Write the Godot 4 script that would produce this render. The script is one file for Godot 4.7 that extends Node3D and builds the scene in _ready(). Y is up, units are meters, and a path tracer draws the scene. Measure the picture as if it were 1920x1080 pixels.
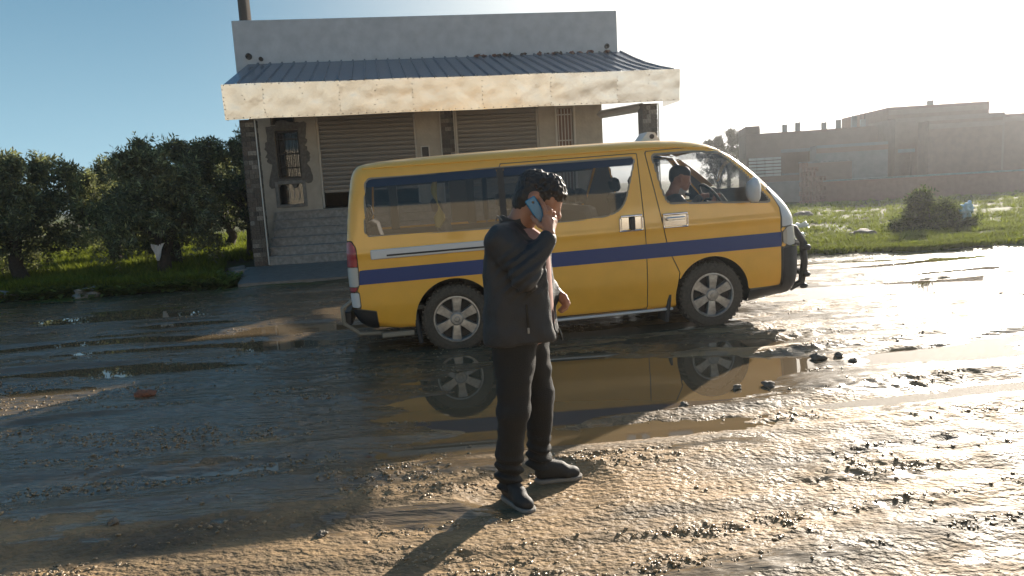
extends Node3D

const VAN_YAW := 7.5
const BLD_YAW := 7.0
var rng := RandomNumberGenerator.new()
var taken := {}
var M := {}
var n_large := FastNoiseLite.new()
var n_streak := FastNoiseLite.new()
var n_fine := FastNoiseLite.new()
var n_cell := FastNoiseLite.new()
var n_mask := FastNoiseLite.new()


func _ready() -> void:
	rng.seed = 7
	# ---- camera, sky, sun, exposure
	var cam := Camera3D.new()
	cam.name = "camera"
	add_child(cam)
	cam.fov = rad_to_deg(2.0 * atan(540.0 / 1350.0))
	cam.far = 900.0
	cam.near = 0.05
	cam.position = Vector3(0, 1.5, 0)
	cam.basis = Basis(Vector3.RIGHT, deg_to_rad(-8.0)) * Basis(Vector3.BACK, deg_to_rad(-3.2))
	cam.current = true
	var env := Environment.new()
	env.background_mode = Environment.BG_SKY
	var sky := Sky.new()
	var sm := ProceduralSkyMaterial.new()
	sm.sky_top_color = Color(0.18, 0.37, 0.51)
	sm.sky_horizon_color = Color(0.60, 0.75, 0.81)
	sm.sky_curve = 0.16
	sm.ground_bottom_color = Color(0.30, 0.26, 0.20)
	sm.ground_horizon_color = Color(0.42, 0.40, 0.36)
	sm.sun_angle_max = 62.0
	sm.sun_curve = 0.62
	sm.sky_energy_multiplier = 1.0
	sky.sky_material = sm
	env.sky = sky
	env.tonemap_mode = Environment.TONE_MAPPER_LINEAR
	env.tonemap_exposure = 2.65
	env.background_energy_multiplier = 0.55
	env.volumetric_fog_enabled = true
	env.volumetric_fog_density = 0.0009
	env.volumetric_fog_albedo = Color(0.97, 0.98, 1.0)
	env.volumetric_fog_anisotropy = 0.75
	env.sdfgi_enabled = true
	env.ssao_enabled = true
	env.ssil_enabled = true
	var we := WorldEnvironment.new()
	we.name = "world_environment"
	we.environment = env
	add_child(we)
	var sun := DirectionalLight3D.new()
	sun.name = "sun"
	add_child(sun)
	var az := deg_to_rad(35.0)
	var el := deg_to_rad(18.8)
	var to_sun := Vector3(sin(az) * cos(el), sin(el), -cos(az) * cos(el))
	sun.look_at_from_position(Vector3.ZERO, -to_sun)
	sun.light_energy = 1.6
	sun.light_color = Color(1.0, 0.955, 0.89)
	sun.light_angular_distance = 0.55
	sun.shadow_enabled = true
	setup_noise()
	make_materials()
	# ---- large structure
	build_ground()
	build_shop()
	build_houses()
	build_bounce_houses()
	# ---- objects
	build_van()
	build_trees()
	build_plants()
	build_man()
	build_driver()
	# ---- small things
	build_small_things()


func setup_noise() -> void:
	var k := 3
	for n in [n_large, n_streak, n_fine, n_cell, n_mask]:
		n.seed = k * 11
		n.frequency = 1.0
		n.noise_type = FastNoiseLite.TYPE_SIMPLEX_SMOOTH
		n.fractal_type = FastNoiseLite.FRACTAL_FBM
		n.fractal_octaves = 3
		k += 1
	n_fine.fractal_octaves = 2
	n_large.fractal_octaves = 2
	n_streak.fractal_octaves = 2
	n_cell.noise_type = FastNoiseLite.TYPE_CELLULAR
	n_cell.fractal_type = FastNoiseLite.FRACTAL_NONE
	n_cell.cellular_return_type = FastNoiseLite.RETURN_DISTANCE


# ------------------------------------------------------------------ naming
func numbered(called: String) -> String:
	if not taken.has(called):
		taken[called] = 0
		return called
	taken[called] += 1
	return "%s_%03d" % [called, taken[called]]


func tag(o: Node, label: String, category: String, group := "", kind := "") -> void:
	if label != "":
		o.set_meta("label", label)
	if category != "":
		o.set_meta("category", category)
	if group != "":
		o.set_meta("group", group)
	if kind != "":
		o.set_meta("kind", kind)


func thing(called: String, label: String, category: String, at := Vector3.ZERO, turn := 0.0, group := "") -> Node3D:
	var o := Node3D.new()
	o.name = numbered(called)
	add_child(o)
	o.position = at
	o.rotation.y = turn
	tag(o, label, category, group)
	return o


func put(mesh: Mesh, called: String, m: Material, parent: Node = self, at := Vector3.ZERO) -> MeshInstance3D:
	var o := MeshInstance3D.new()
	o.mesh = mesh
	if m:
		o.material_override = m
	o.name = numbered(called) if parent == self else called
	parent.add_child(o, true)
	o.position = at
	return o


# ------------------------------------------------------------------ materials
func ntex(freq: float, lo: float, hi: float, type := FastNoiseLite.TYPE_SIMPLEX_SMOOTH, oct := 4, size := 512, sd := 1) -> NoiseTexture2D:
	var t := NoiseTexture2D.new()
	var n := FastNoiseLite.new()
	n.noise_type = type
	n.frequency = freq
	n.seed = sd
	n.fractal_octaves = oct
	t.noise = n
	t.width = size
	t.height = size
	t.seamless = true
	var g := Gradient.new()
	g.set_color(0, Color(lo, lo, lo))
	g.set_color(1, Color(hi, hi, hi))
	t.color_ramp = g
	return t


func lin(r: float, g: float, b: float) -> Color:
	return Color(r, g, b).linear_to_srgb()


func mat(c: Color, rough := 0.8, metal := 0.0) -> StandardMaterial3D:
	var m := StandardMaterial3D.new()
	m.albedo_color = c
	m.roughness = rough
	m.metallic = metal
	return m


func tri_mat(c: Color, rough: float, metal: float, tex: Texture2D, bump: Texture2D, bump_cm: float, scale: float) -> StandardMaterial3D:
	var m := mat(c, rough, metal)
	m.uv1_triplanar = true
	m.uv1_scale = Vector3.ONE * scale
	if tex:
		m.albedo_texture = tex
	if bump:
		m.heightmap_enabled = true
		m.heightmap_texture = bump
		m.heightmap_scale = bump_cm
	return m


func make_materials() -> void:
	var blotch := ntex(0.012, 0.90, 1.0, FastNoiseLite.TYPE_SIMPLEX_SMOOTH, 5, 512, 3)
	var speck := ntex(0.06, 0.8, 1.0, FastNoiseLite.TYPE_SIMPLEX_SMOOTH, 4, 512, 5)
	var fine := ntex(0.05, 0.0, 1.0, FastNoiseLite.TYPE_SIMPLEX_SMOOTH, 5, 512, 9)
	var grime := ntex(0.02, 0.74, 1.0, FastNoiseLite.TYPE_SIMPLEX_SMOOTH, 6, 512, 21)
	M.fine = fine
	# mud and water
	var mud := mat(Color.WHITE, 1.0)
	mud.vertex_color_use_as_albedo = true
	mud.uv1_triplanar = true
	mud.uv1_world_triplanar = true
	mud.uv1_scale = Vector3(0.6, 0.8, 0.85)
	mud.heightmap_enabled = true
	mud.heightmap_texture = ntex(0.030, 0.0, 1.0, FastNoiseLite.TYPE_SIMPLEX_SMOOTH, 5, 1024, 31)
	mud.heightmap_scale = 1.2
	mud.roughness_texture = ntex(0.012, 0.48, 0.85, FastNoiseLite.TYPE_SIMPLEX_SMOOTH, 4, 512, 41)
	mud.metallic_specular = 0.38
	M.mud = mud
	var wm := mat(Color.WHITE, 1.0)
	wm.vertex_color_use_as_albedo = true
	wm.uv1_triplanar = true
	wm.uv1_world_triplanar = true
	wm.uv1_scale = Vector3(0.28, 0.9, 1.2)
	wm.heightmap_enabled = true
	wm.heightmap_texture = ntex(0.014, 0.0, 1.0, FastNoiseLite.TYPE_SIMPLEX_SMOOTH, 5, 1024, 33)
	wm.heightmap_scale = 0.8
	wm.roughness_texture = ntex(0.009, 0.06, 0.36, FastNoiseLite.TYPE_SIMPLEX_SMOOTH, 5, 512, 43)
	wm.metallic_specular = 0.55
	M.wet_mud = wm
	var clod := mat(lin(0.25, 0.178, 0.10), 0.28)
	clod.vertex_color_use_as_albedo = true
	M.clod = clod
	var water := mat(lin(0.125, 0.092, 0.056), 0.012)
	water.metallic_specular = 0.5
	M.water = water
	var fld := mat(Color.WHITE, 0.9)
	fld.vertex_color_use_as_albedo = true
	fld.metallic_specular = 0.25
	M.field = fld
	# building
	M.parapet = tri_mat(lin(0.52, 0.52, 0.525), 0.85, 0.0, blotch, fine, 0.25, 0.35)
	M.plaster = tri_mat(lin(0.46, 0.41, 0.335), 0.85, 0.0, blotch, fine, 0.3, 0.5)
	M.cement = tri_mat(lin(0.17, 0.155, 0.135), 0.9, 0.0, grime, fine, 0.5, 0.9)
	M.concrete = tri_mat(lin(0.27, 0.255, 0.23), 0.8, 0.0, grime, fine, 0.5, 0.6)
	M.slab = tri_mat(lin(0.20, 0.19, 0.175), 0.45, 0.0, grime, fine, 0.5, 0.5)
	M.tread = tri_mat(lin(0.36, 0.335, 0.30), 0.7, 0.0, grime, fine, 0.4, 0.7)
	M.trim = mat(lin(0.55, 0.52, 0.46), 0.6)
	M.shutter = tri_mat(lin(0.28, 0.255, 0.225), 0.5, 0.25, speck, null, 0.0, 1.0)
	M.galv = tri_mat(lin(0.78, 0.78, 0.76), 0.26, 0.92, blotch, fine, 0.10, 0.3)
	M.bluesheet = tri_mat(lin(0.22, 0.27, 0.33), 0.27, 0.5, speck, null, 0.0, 0.6)
	M.dark = mat(lin(0.02, 0.02, 0.02), 0.7)
	M.iron = mat(lin(0.05, 0.045, 0.04), 0.6, 0.3)
	M.white_iron = mat(lin(0.55, 0.5, 0.44), 0.6)
	M.stones = []
	for c in [lin(0.14, 0.115, 0.09), lin(0.20, 0.17, 0.135), lin(0.10, 0.085, 0.07), lin(0.33, 0.29, 0.24), lin(0.17, 0.13, 0.10)]:
		M.stones.append(tri_mat(c, 0.85, 0.0, grime, fine, 0.8, 1.5))
	M.pane = mat(Color(0.02, 0.025, 0.03, 0.45), 0.04)
	M.pane.transparency = BaseMaterial3D.TRANSPARENCY_ALPHA
	M.white_panel = mat(lin(0.62, 0.62, 0.6), 0.5)
	# houses
	M.cream = mat(lin(0.58, 0.53, 0.43), 0.9)
	M.sand = mat(lin(0.52, 0.46, 0.36), 0.9)
	M.offwhite = mat(lin(0.64, 0.62, 0.56), 0.9)
	M.brick = tri_mat(lin(0.25, 0.15, 0.105), 0.9, 0.0, blotch, fine, 0.2, 0.35)
	M.brick2 = tri_mat(lin(0.27, 0.18, 0.135), 0.9, 0.0, blotch, fine, 0.2, 0.3)
	M.brick3 = tri_mat(lin(0.30, 0.16, 0.11), 0.9, 0.0, blotch, fine, 0.2, 0.5)
	M.render = tri_mat(lin(0.24, 0.235, 0.215), 0.9, 0.0, blotch, fine, 0.2, 0.3)
	# van
	var paint := tri_mat(lin(0.84, 0.44, 0.045), 0.35, 0.0, ntex(0.01, 0.95, 1.0, FastNoiseLite.TYPE_SIMPLEX_SMOOTH, 5, 512, 55), null, 0.0, 0.7)
	paint.clearcoat_enabled = true
	paint.clearcoat = 0.7
	paint.clearcoat_roughness = 0.08
	M.paint = paint
	var blue := mat(lin(0.003, 0.036, 0.17), 0.5)
	blue.clearcoat_enabled = true
	blue.clearcoat = 0.15
	blue.clearcoat_roughness = 0.1
	M.blue = blue
	M.navy = mat(lin(0.008, 0.015, 0.045), 0.1)
	M.amber = mat(lin(0.42, 0.39, 0.33), 0.15)
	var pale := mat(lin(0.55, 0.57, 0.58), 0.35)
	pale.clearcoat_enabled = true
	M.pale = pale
	M.glass = mat(Color(0.015, 0.018, 0.02, 0.42), 0.03)
	M.glass.transparency = BaseMaterial3D.TRANSPARENCY_ALPHA
	M.glass_front = mat(Color(0.02, 0.025, 0.02, 0.22), 0.03)
	M.glass_front.transparency = BaseMaterial3D.TRANSPARENCY_ALPHA
	M.lens = mat(lin(0.45, 0.45, 0.42), 0.08)
	M.lens.clearcoat_enabled = true
	M.red = mat(lin(0.32, 0.012, 0.02), 0.12)
	M.red.clearcoat_enabled = true
	M.chrome = mat(lin(0.75, 0.75, 0.74), 0.12, 1.0)
	M.plastic = tri_mat(lin(0.028, 0.028, 0.03), 0.55, 0.0, grime, null, 0.0, 1.0)
	M.rubber = tri_mat(lin(0.105, 0.088, 0.068), 0.85, 0.0, grime, fine, 0.4, 2.5)
	M.silver = tri_mat(lin(0.42, 0.41, 0.39), 0.38, 0.6, grime, null, 0.0, 1.6)
	M.seal = mat(lin(0.22, 0.20, 0.16), 0.5)
	M.seat = mat(lin(0.06, 0.06, 0.062), 0.9)
	M.seat_pale = mat(lin(0.22, 0.21, 0.19), 0.9)
	M.trim_in = mat(lin(0.16, 0.155, 0.14), 0.8)
	M.curtain = mat(lin(0.45, 0.36, 0.10), 0.8)
	# people
	M.skin = mat(lin(0.30, 0.145, 0.085), 0.5)
	M.skin.subsurf_scatter_enabled = true
	M.skin.subsurf_scatter_strength = 0.15
	M.hair = mat(lin(0.016, 0.013, 0.011), 0.6)
	M.jacket = tri_mat(lin(0.022, 0.022, 0.024), 0.6, 0.0, speck, fine, 0.25, 5.0)
	M.jacket.rim_enabled = true
	M.jacket.rim = 0.12
	M.trousers = tri_mat(lin(0.010, 0.0098, 0.0095), 0.8, 0.0, speck, fine, 0.25, 6.0)
	M.trousers.rim_enabled = true
	M.trousers.rim = 0.05
	M.shirt = tri_mat(lin(0.50, 0.30, 0.26), 0.85, 0.0, speck, null, 0.0, 6.0)
	M.shoe = tri_mat(lin(0.022, 0.021, 0.02), 0.65, 0.0, grime, fine, 0.15, 9.0)
	M.sole = mat(lin(0.20, 0.185, 0.165), 0.85)
	M.phone = mat(lin(0.01, 0.16, 0.32), 0.25)
	M.black_gloss = mat(lin(0.01, 0.01, 0.01), 0.1)
	# plants
	M.leaf = mat(Color.WHITE, 0.75)
	M.leaf.metallic_specular = 0.3
	M.leaf.vertex_color_use_as_albedo = true
	M.leaf.backlight_enabled = true
	M.leaf.backlight = Color(0.95, 0.95, 0.75)
	M.bark = tri_mat(lin(0.075, 0.06, 0.048), 0.95, 0.0, grime, fine, 1.5, 2.0)
	M.bag = mat(lin(0.75, 0.76, 0.78), 0.4)
	M.bag.backlight_enabled = true
	M.bag.backlight = Color(0.5, 0.5, 0.5)
	M.bag_blue = mat(lin(0.50, 0.66, 0.75), 0.4)
	M.rock = tri_mat(lin(0.20, 0.17, 0.135), 0.75, 0.0, grime, fine, 1.0, 3.0)
	M.red_brick = tri_mat(lin(0.28, 0.11, 0.06), 0.7, 0.0, grime, fine, 1.0, 3.0)


# ------------------------------------------------------------------ mesh builder (faces are given counter-clockwise and stored clockwise)
class MB:
	var v := PackedVector3Array()
	var n := PackedVector3Array()
	var idx := PackedInt32Array()
	var col := PackedColorArray()
	var tr := Transform3D.IDENTITY
	var c := Color.WHITE
	var use_color := false

	func tri(a: Vector3, b: Vector3, d: Vector3) -> void:
		a = tr * a
		b = tr * b
		d = tr * d
		var nn := (b - a).cross(d - a).normalized()
		tri_n(a, b, d, nn, nn, nn)

	func tri_n(a: Vector3, b: Vector3, d: Vector3, na: Vector3, nb: Vector3, nd: Vector3) -> void:
		var k := v.size()
		if (b - a).cross(d - a).dot(na + nb + nd) < 0.0:
			var t := b
			b = d
			d = t
			t = nb
			nb = nd
			nd = t
		v.append(a); v.append(b); v.append(d)
		n.append(na); n.append(nb); n.append(nd)
		idx.append(k); idx.append(k + 2); idx.append(k + 1)
		if use_color:
			col.append(c); col.append(c); col.append(c)

	func quad(a: Vector3, b: Vector3, d: Vector3, e: Vector3) -> void:
		tri(a, b, d)
		tri(a, d, e)

	func quad_n(a: Vector3, b: Vector3, d: Vector3, e: Vector3, na: Vector3, nb: Vector3, nd: Vector3, ne: Vector3) -> void:
		tri_n(a, b, d, na, nb, nd)
		tri_n(a, d, e, na, nd, ne)

	# box between two corners, edges chamfered by b
	func box(lo: Vector3, hi: Vector3, b := 0.0) -> void:
		if b <= 0.0:
			var p := func(i: int) -> Vector3: return Vector3(hi.x if i & 1 else lo.x, hi.y if i & 2 else lo.y, hi.z if i & 4 else lo.z)
			quad(p.call(4), p.call(5), p.call(7), p.call(6))
			quad(p.call(1), p.call(0), p.call(2), p.call(3))
			quad(p.call(5), p.call(1), p.call(3), p.call(7))
			quad(p.call(0), p.call(4), p.call(6), p.call(2))
			quad(p.call(6), p.call(7), p.call(3), p.call(2))
			quad(p.call(0), p.call(1), p.call(5), p.call(4))
			return
		var ce := (lo + hi) / 2
		var h := (hi - lo) / 2
		b = minf(b, minf(h.x, minf(h.y, h.z)) * 0.9)
		for ax in 3:
			var u := (ax + 1) % 3
			var w := (ax + 2) % 3
			for s in [-1.0, 1.0]:
				var q := []
				for cc in [[-1, -1], [1, -1], [1, 1], [-1, 1]]:
					var t := Vector3.ZERO
					t[ax] = s * h[ax]
					t[u] = cc[0] * (h[u] - b)
					t[w] = cc[1] * (h[w] - b)
					q.append(ce + t)
				if s > 0:
					quad(q[0], q[1], q[2], q[3])
				else:
					quad(q[3], q[2], q[1], q[0])
				# chamfers shared between +-ax and +-u
				for s2 in [-1.0, 1.0]:
					var r := []
					for cc in [[1, 0, -1], [1, 0, 1], [0, 1, 1], [0, 1, -1]]:
						var t := Vector3.ZERO
						t[ax] = s * (h[ax] - (0.0 if cc[0] else b))
						t[u] = s2 * (h[u] - (0.0 if cc[1] else b))
						t[w] = cc[2] * (h[w] - b)
						r.append(ce + t)
					if s * s2 < 0:
						quad(r[0], r[1], r[2], r[3])
					else:
						quad(r[3], r[2], r[1], r[0])
		for i in 8:
			var sx := 1.0 if i & 1 else -1.0
			var sy := 1.0 if i & 2 else -1.0
			var sz := 1.0 if i & 4 else -1.0
			var a1 := ce + Vector3(sx * h.x, sy * (h.y - b), sz * (h.z - b))
			var a2 := ce + Vector3(sx * (h.x - b), sy * h.y, sz * (h.z - b))
			var a3 := ce + Vector3(sx * (h.x - b), sy * (h.y - b), sz * h.z)
			if sx * sy * sz > 0:
				tri(a1, a2, a3)
			else:
				tri(a1, a3, a2)

	# surface of revolution about the axis z, profile of (radius, z)
	func lathe(prof: Array, seg := 32, at := Vector3.ZERO, ax := Basis.IDENTITY) -> void:
		for i in prof.size() - 1:
			var p: Vector2 = prof[i]
			var q: Vector2 = prof[i + 1]
			var dd := (q - p).normalized()
			for k in seg:
				var a0 := TAU * k / seg
				var a1 := TAU * (k + 1) / seg
				var e0 := Vector3(cos(a0), sin(a0), 0)
				var e1 := Vector3(cos(a1), sin(a1), 0)
				var n0 := (e0 * -dd.y + Vector3(0, 0, dd.x))
				var n1 := (e1 * -dd.y + Vector3(0, 0, dd.x))
				var P := func(e: Vector3, r: Vector2) -> Vector3: return tr * (at + ax * (e * r.x + Vector3(0, 0, r.y)))
				var N := func(e: Vector3) -> Vector3: return (tr.basis * (ax * e)).normalized()
				quad_n(P.call(e0, p), P.call(e0, q), P.call(e1, q), P.call(e1, p), N.call(-n0), N.call(-n0), N.call(-n1), N.call(-n1))

	# tube through points with radii
	func tube(pts: Array, rad: Array, seg := 8, caps := true) -> void:
		var rings := []
		var outs := []
		var side := Vector3.ZERO
		for i in pts.size():
			var d: Vector3 = (pts[mini(i + 1, pts.size() - 1)] - pts[maxi(i - 1, 0)]).normalized()
			if side == Vector3.ZERO:
				side = d.cross(Vector3.UP if absf(d.y) < 0.9 else Vector3.RIGHT).normalized()
			side = (side - d * side.dot(d)).normalized()
			var up := side.cross(d).normalized()
			var ring := []
			var on := []
			for k in seg:
				var a := TAU * k / seg
				var e := side * cos(a) + up * sin(a)
				ring.append(tr * (pts[i] + e * rad[i]))
				on.append((tr.basis * e).normalized())
			rings.append(ring)
			outs.append(on)
		for i in pts.size() - 1:
			for k in seg:
				var j := (k + 1) % seg
				quad_n(rings[i][j], rings[i][k], rings[i + 1][k], rings[i + 1][j], outs[i][j], outs[i][k], outs[i + 1][k], outs[i + 1][j])
		if caps:
			for e in [0, pts.size() - 1]:
				for k in range(1, seg - 1):
					var a: Vector3 = rings[e][0]
					var b: Vector3 = rings[e][k]
					var d: Vector3 = rings[e][k + 1]
					var nn := (b - a).cross(d - a).normalized()
					if e == 0:
						tri_n(a, b, d, nn, nn, nn)
					else:
						tri_n(a, d, b, -nn, -nn, -nn)

	func mesh() -> ArrayMesh:
		var arr := []
		arr.resize(Mesh.ARRAY_MAX)
		arr[Mesh.ARRAY_VERTEX] = v
		arr[Mesh.ARRAY_NORMAL] = n
		arr[Mesh.ARRAY_INDEX] = idx
		if use_color:
			arr[Mesh.ARRAY_COLOR] = col
		var m := ArrayMesh.new()
		if v.size():
			m.add_surface_from_arrays(Mesh.PRIMITIVE_TRIANGLES, arr)
		return m


func box_mesh(lo: Vector3, hi: Vector3, b := 0.0) -> ArrayMesh:
	var mb := MB.new()
	mb.box(lo, hi, b)
	return mb.mesh()


func tube_mesh(pts: Array, r: float, seg := 8) -> ArrayMesh:
	var mb := MB.new()
	var rr := []
	for p in pts:
		rr.append(r)
	mb.tube(pts, rr, seg)
	return mb.mesh()


# a rough lump: an icosphere pushed about by noise
func lump(r: Vector3, amount: float, sd: int, div := 2) -> ArrayMesh:
	var verts := []
	var faces := []
	var t := (1.0 + sqrt(5.0)) / 2.0
	for a in [[-1, t, 0], [1, t, 0], [-1, -t, 0], [1, -t, 0], [0, -1, t], [0, 1, t], [0, -1, -t], [0, 1, -t], [t, 0, -1], [t, 0, 1], [-t, 0, -1], [-t, 0, 1]]:
		verts.append(Vector3(a[0], a[1], a[2]).normalized())
	faces = [[0, 11, 5], [0, 5, 1], [0, 1, 7], [0, 7, 10], [0, 10, 11], [1, 5, 9], [5, 11, 4], [11, 10, 2], [10, 7, 6], [7, 1, 8], [3, 9, 4], [3, 4, 2], [3, 2, 6], [3, 6, 8], [3, 8, 9], [4, 9, 5], [2, 4, 11], [6, 2, 10], [8, 6, 7], [9, 8, 1]]
	for k in div:
		var nf := []
		var mid := {}
		for f in faces:
			var m := []
			for e in 3:
				var i: int = f[e]
				var j: int = f[(e + 1) % 3]
				var key := mini(i, j) * 100000 + maxi(i, j)
				if not mid.has(key):
					mid[key] = verts.size()
					verts.append(((verts[i] + verts[j]) / 2).normalized())
				m.append(mid[key])
			nf.append([f[0], m[0], m[2]])
			nf.append([f[1], m[1], m[0]])
			nf.append([f[2], m[2], m[1]])
			nf.append(m)
		faces = nf
	var pv := []
	var nv := []
	for p in verts:
		var q: Vector3 = p * (1.0 + amount * n_fine.get_noise_3d(p.x * 0.9 + sd * 7.3, p.y * 0.9, p.z * 0.9) * 1.6)
		pv.append(q * r)
		nv.append(Vector3.ZERO)
	for f in faces:
		var nn: Vector3 = (pv[f[1]] - pv[f[0]]).cross(pv[f[2]] - pv[f[0]])
		for e in 3:
			nv[f[e]] += nn
	var mb := MB.new()
	for f in faces:
		mb.tri_n(pv[f[0]], pv[f[1]], pv[f[2]], nv[f[0]].normalized(), nv[f[1]].normalized(), nv[f[2]].normalized())
	return mb.mesh()


# ------------------------------------------------------------------ ground
const RUTS: Array[float] = [-4.05, -6.95, -8.45, -10.2]
var streak_dir := Vector2(cos(deg_to_rad(6.0)), -sin(deg_to_rad(6.0)))
# shallow hollows that hold water: centre x, z, half length along the tracks, half width, depth
var hollows := [
	[0.55, -5.35, 1.45, 0.95, 0.050], [-0.05, -4.65, 0.55, 0.50, 0.032], [1.75, -5.55, 0.75, 0.42, 0.045], [2.05, -6.25, 0.35, 0.22, 0.04],
	[-5.6, -9.9, 1.25, 0.28, 0.05], [-4.15, -9.0, 0.6, 0.22, 0.045], [-4.2, -6.75, 1.1, 0.16, 0.036], [-2.6, -8.4, 0.7, 0.32, 0.04],
	[3.35, -5.55, 0.75, 0.26, 0.045], [5.2, -8.8, 2.2, 0.5, 0.045],
	[4.6, -6.0, 1.0, 0.2, 0.03], [-3.2, -5.0, 0.5, 0.10, 0.026], [-1.5, -9.0, 1.0, 0.5, 0.04],
]


var hol_q := PackedVector2Array()
var hol_r := PackedVector2Array()


func across(x: float, z: float) -> Vector2:
	return Vector2(x * streak_dir.x + z * streak_dir.y, -x * streak_dir.y + z * streak_dir.x)


func clod_mask(x: float, z: float) -> float:
	var q := across(x, z)
	var a := n_mask.get_noise_2d(q.x * 0.45, q.y * 2.6)
	var b := n_mask.get_noise_2d(q.x * 1.1 + 40.0, q.y * 1.3)
	return clampf(0.28 + a * 1.7 + b * 0.8, 0.0, 1.0)


func ground_h(x: float, z: float, detail := true) -> float:
	var q := across(x, z)
	var h := 0.016
	h += 0.030 * n_large.get_noise_2d(q.x * 0.22, q.y * 0.75)
	h += 0.016 * n_streak.get_noise_2d(q.x * 0.38, q.y * 2.9)
	# wheel ruts that bend a little along the lot
	var bend := 0.35 * n_large.get_noise_1d(q.x * 0.12 + 9.0)
	for t in RUTS:
		var e := absf(q.y - t - bend) / 0.16
		if e < 4.0:
			h += -0.020 * exp(-e * e) + 0.014 * exp(-(e - 1.9) * (e - 1.9) * 1.6)
	# the near stretch lies a little higher
	h += 0.016 * smoothstep(-4.3, -3.2, z + 0.12 * x)
	h += 0.012 * smoothstep(1.0, -1.5, absf(x - 0.1) * 2.0 + absf(z + 3.35) * 2.0)
	for k in hol_q.size():
		var dy := absf(q.y - hol_q[k].y)
		if dy > hol_r[k].y:
			continue
		var dx := absf(q.x - hol_q[k].x)
		if dx > hol_r[k].x:
			continue
		var o: Array = hollows[k]
		var e: float = sqrt(dx * dx / (o[2] * o[2]) + dy * dy / (o[3] * o[3]))
		if e < 1.6:
			e += 0.22 * n_streak.get_noise_2d(q.x * 0.9 + 30.0, q.y * 2.2)
			h -= o[4] * smoothstep(1.15, 0.55, e)
	# a low ridge of pushed-up mud through the big puddle
	var rz: float = -5.85 - (x - 1.0) * 0.02 + 0.12 * sin(x * 1.4)
	var rr: float = (z - rz + 0.55 * smoothstep(1.9, 0.8, x) * -1.0) / 0.07
	h += 0.030 * exp(-rr * rr) * smoothstep(0.6, 1.1, x) * smoothstep(3.2, 2.6, x)
	if detail:
		var m := clod_mask(x, z)
		if z > -9.0:
			var f := n_fine.get_noise_2d(x * 6.5, z * 10.0)
			h += (0.0015 + 0.011 * m) * f
			if z > -6.5:
				h += 0.010 * m * (0.5 - absf(n_cell.get_noise_2d(x * 14.0, z * 19.0) + 0.35))
		else:
			h += 0.006 * m * n_fine.get_noise_2d(x * 3.0, z * 7.0)
	# the left of the lot is the wettest
	h -= 0.006 * smoothstep(-0.6, -2.0, x) * smoothstep(-11.6, -10.0, z) * smoothstep(-5.2, -6.4, z)
	h += 0.008 * smoothstep(-0.5, -1.2, x) * smoothstep(-6.0, -5.0, z)
	# firm, trodden ground where the man stands
	var fx := (x - 0.07) / 0.42
	var fz := (z + 3.37) / 0.34
	var tread := clampf(1.5 - 1.5 * (fx * fx + fz * fz), 0.0, 1.0)
	h = lerpf(h, 0.005, tread)
	# verge and field lie above the lot
	var edge := -11.9 + 0.5 * n_large.get_noise_2d(x * 0.35, 3.0)
	h += 0.09 * smoothstep(edge, edge - 1.3, z)
	if z < -12.0:
		h += 0.05 * n_large.get_noise_2d(x * 0.6, z * 0.6) * smoothstep(-12.0, -14.0, z)
	return h


# how wet the mud is: soaked on the left and round the puddles, drier on the trodden rise
func wetness(x: float, z: float) -> float:
	var q := across(x, z)
	var w := 0.30 + 0.5 * smoothstep(0.5, -1.2, x + 0.25 * (z + 4.0)) * smoothstep(-3.0, -3.7, z + 0.05 * x) + 0.3 * smoothstep(-4.0, -5.2, z)
	return w + 0.55 * n_mask.get_noise_2d(q.x * 0.6 + 15.0, q.y * 2.4) + 0.20 * n_fine.get_noise_2d(x * 3.0, z * 7.0)


func ramp(parts: Array, first: float) -> PackedFloat32Array:
	var out := PackedFloat32Array([first])
	var at := first
	for p in parts:
		var s: float = p[1]
		var dir := signf(p[0] - at)
		while (p[0] - at) * dir > 1e-4:
			at += minf(s, absf(p[0] - at)) * dir
			out.append(at)
			s = s * p[2]
	return out


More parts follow.
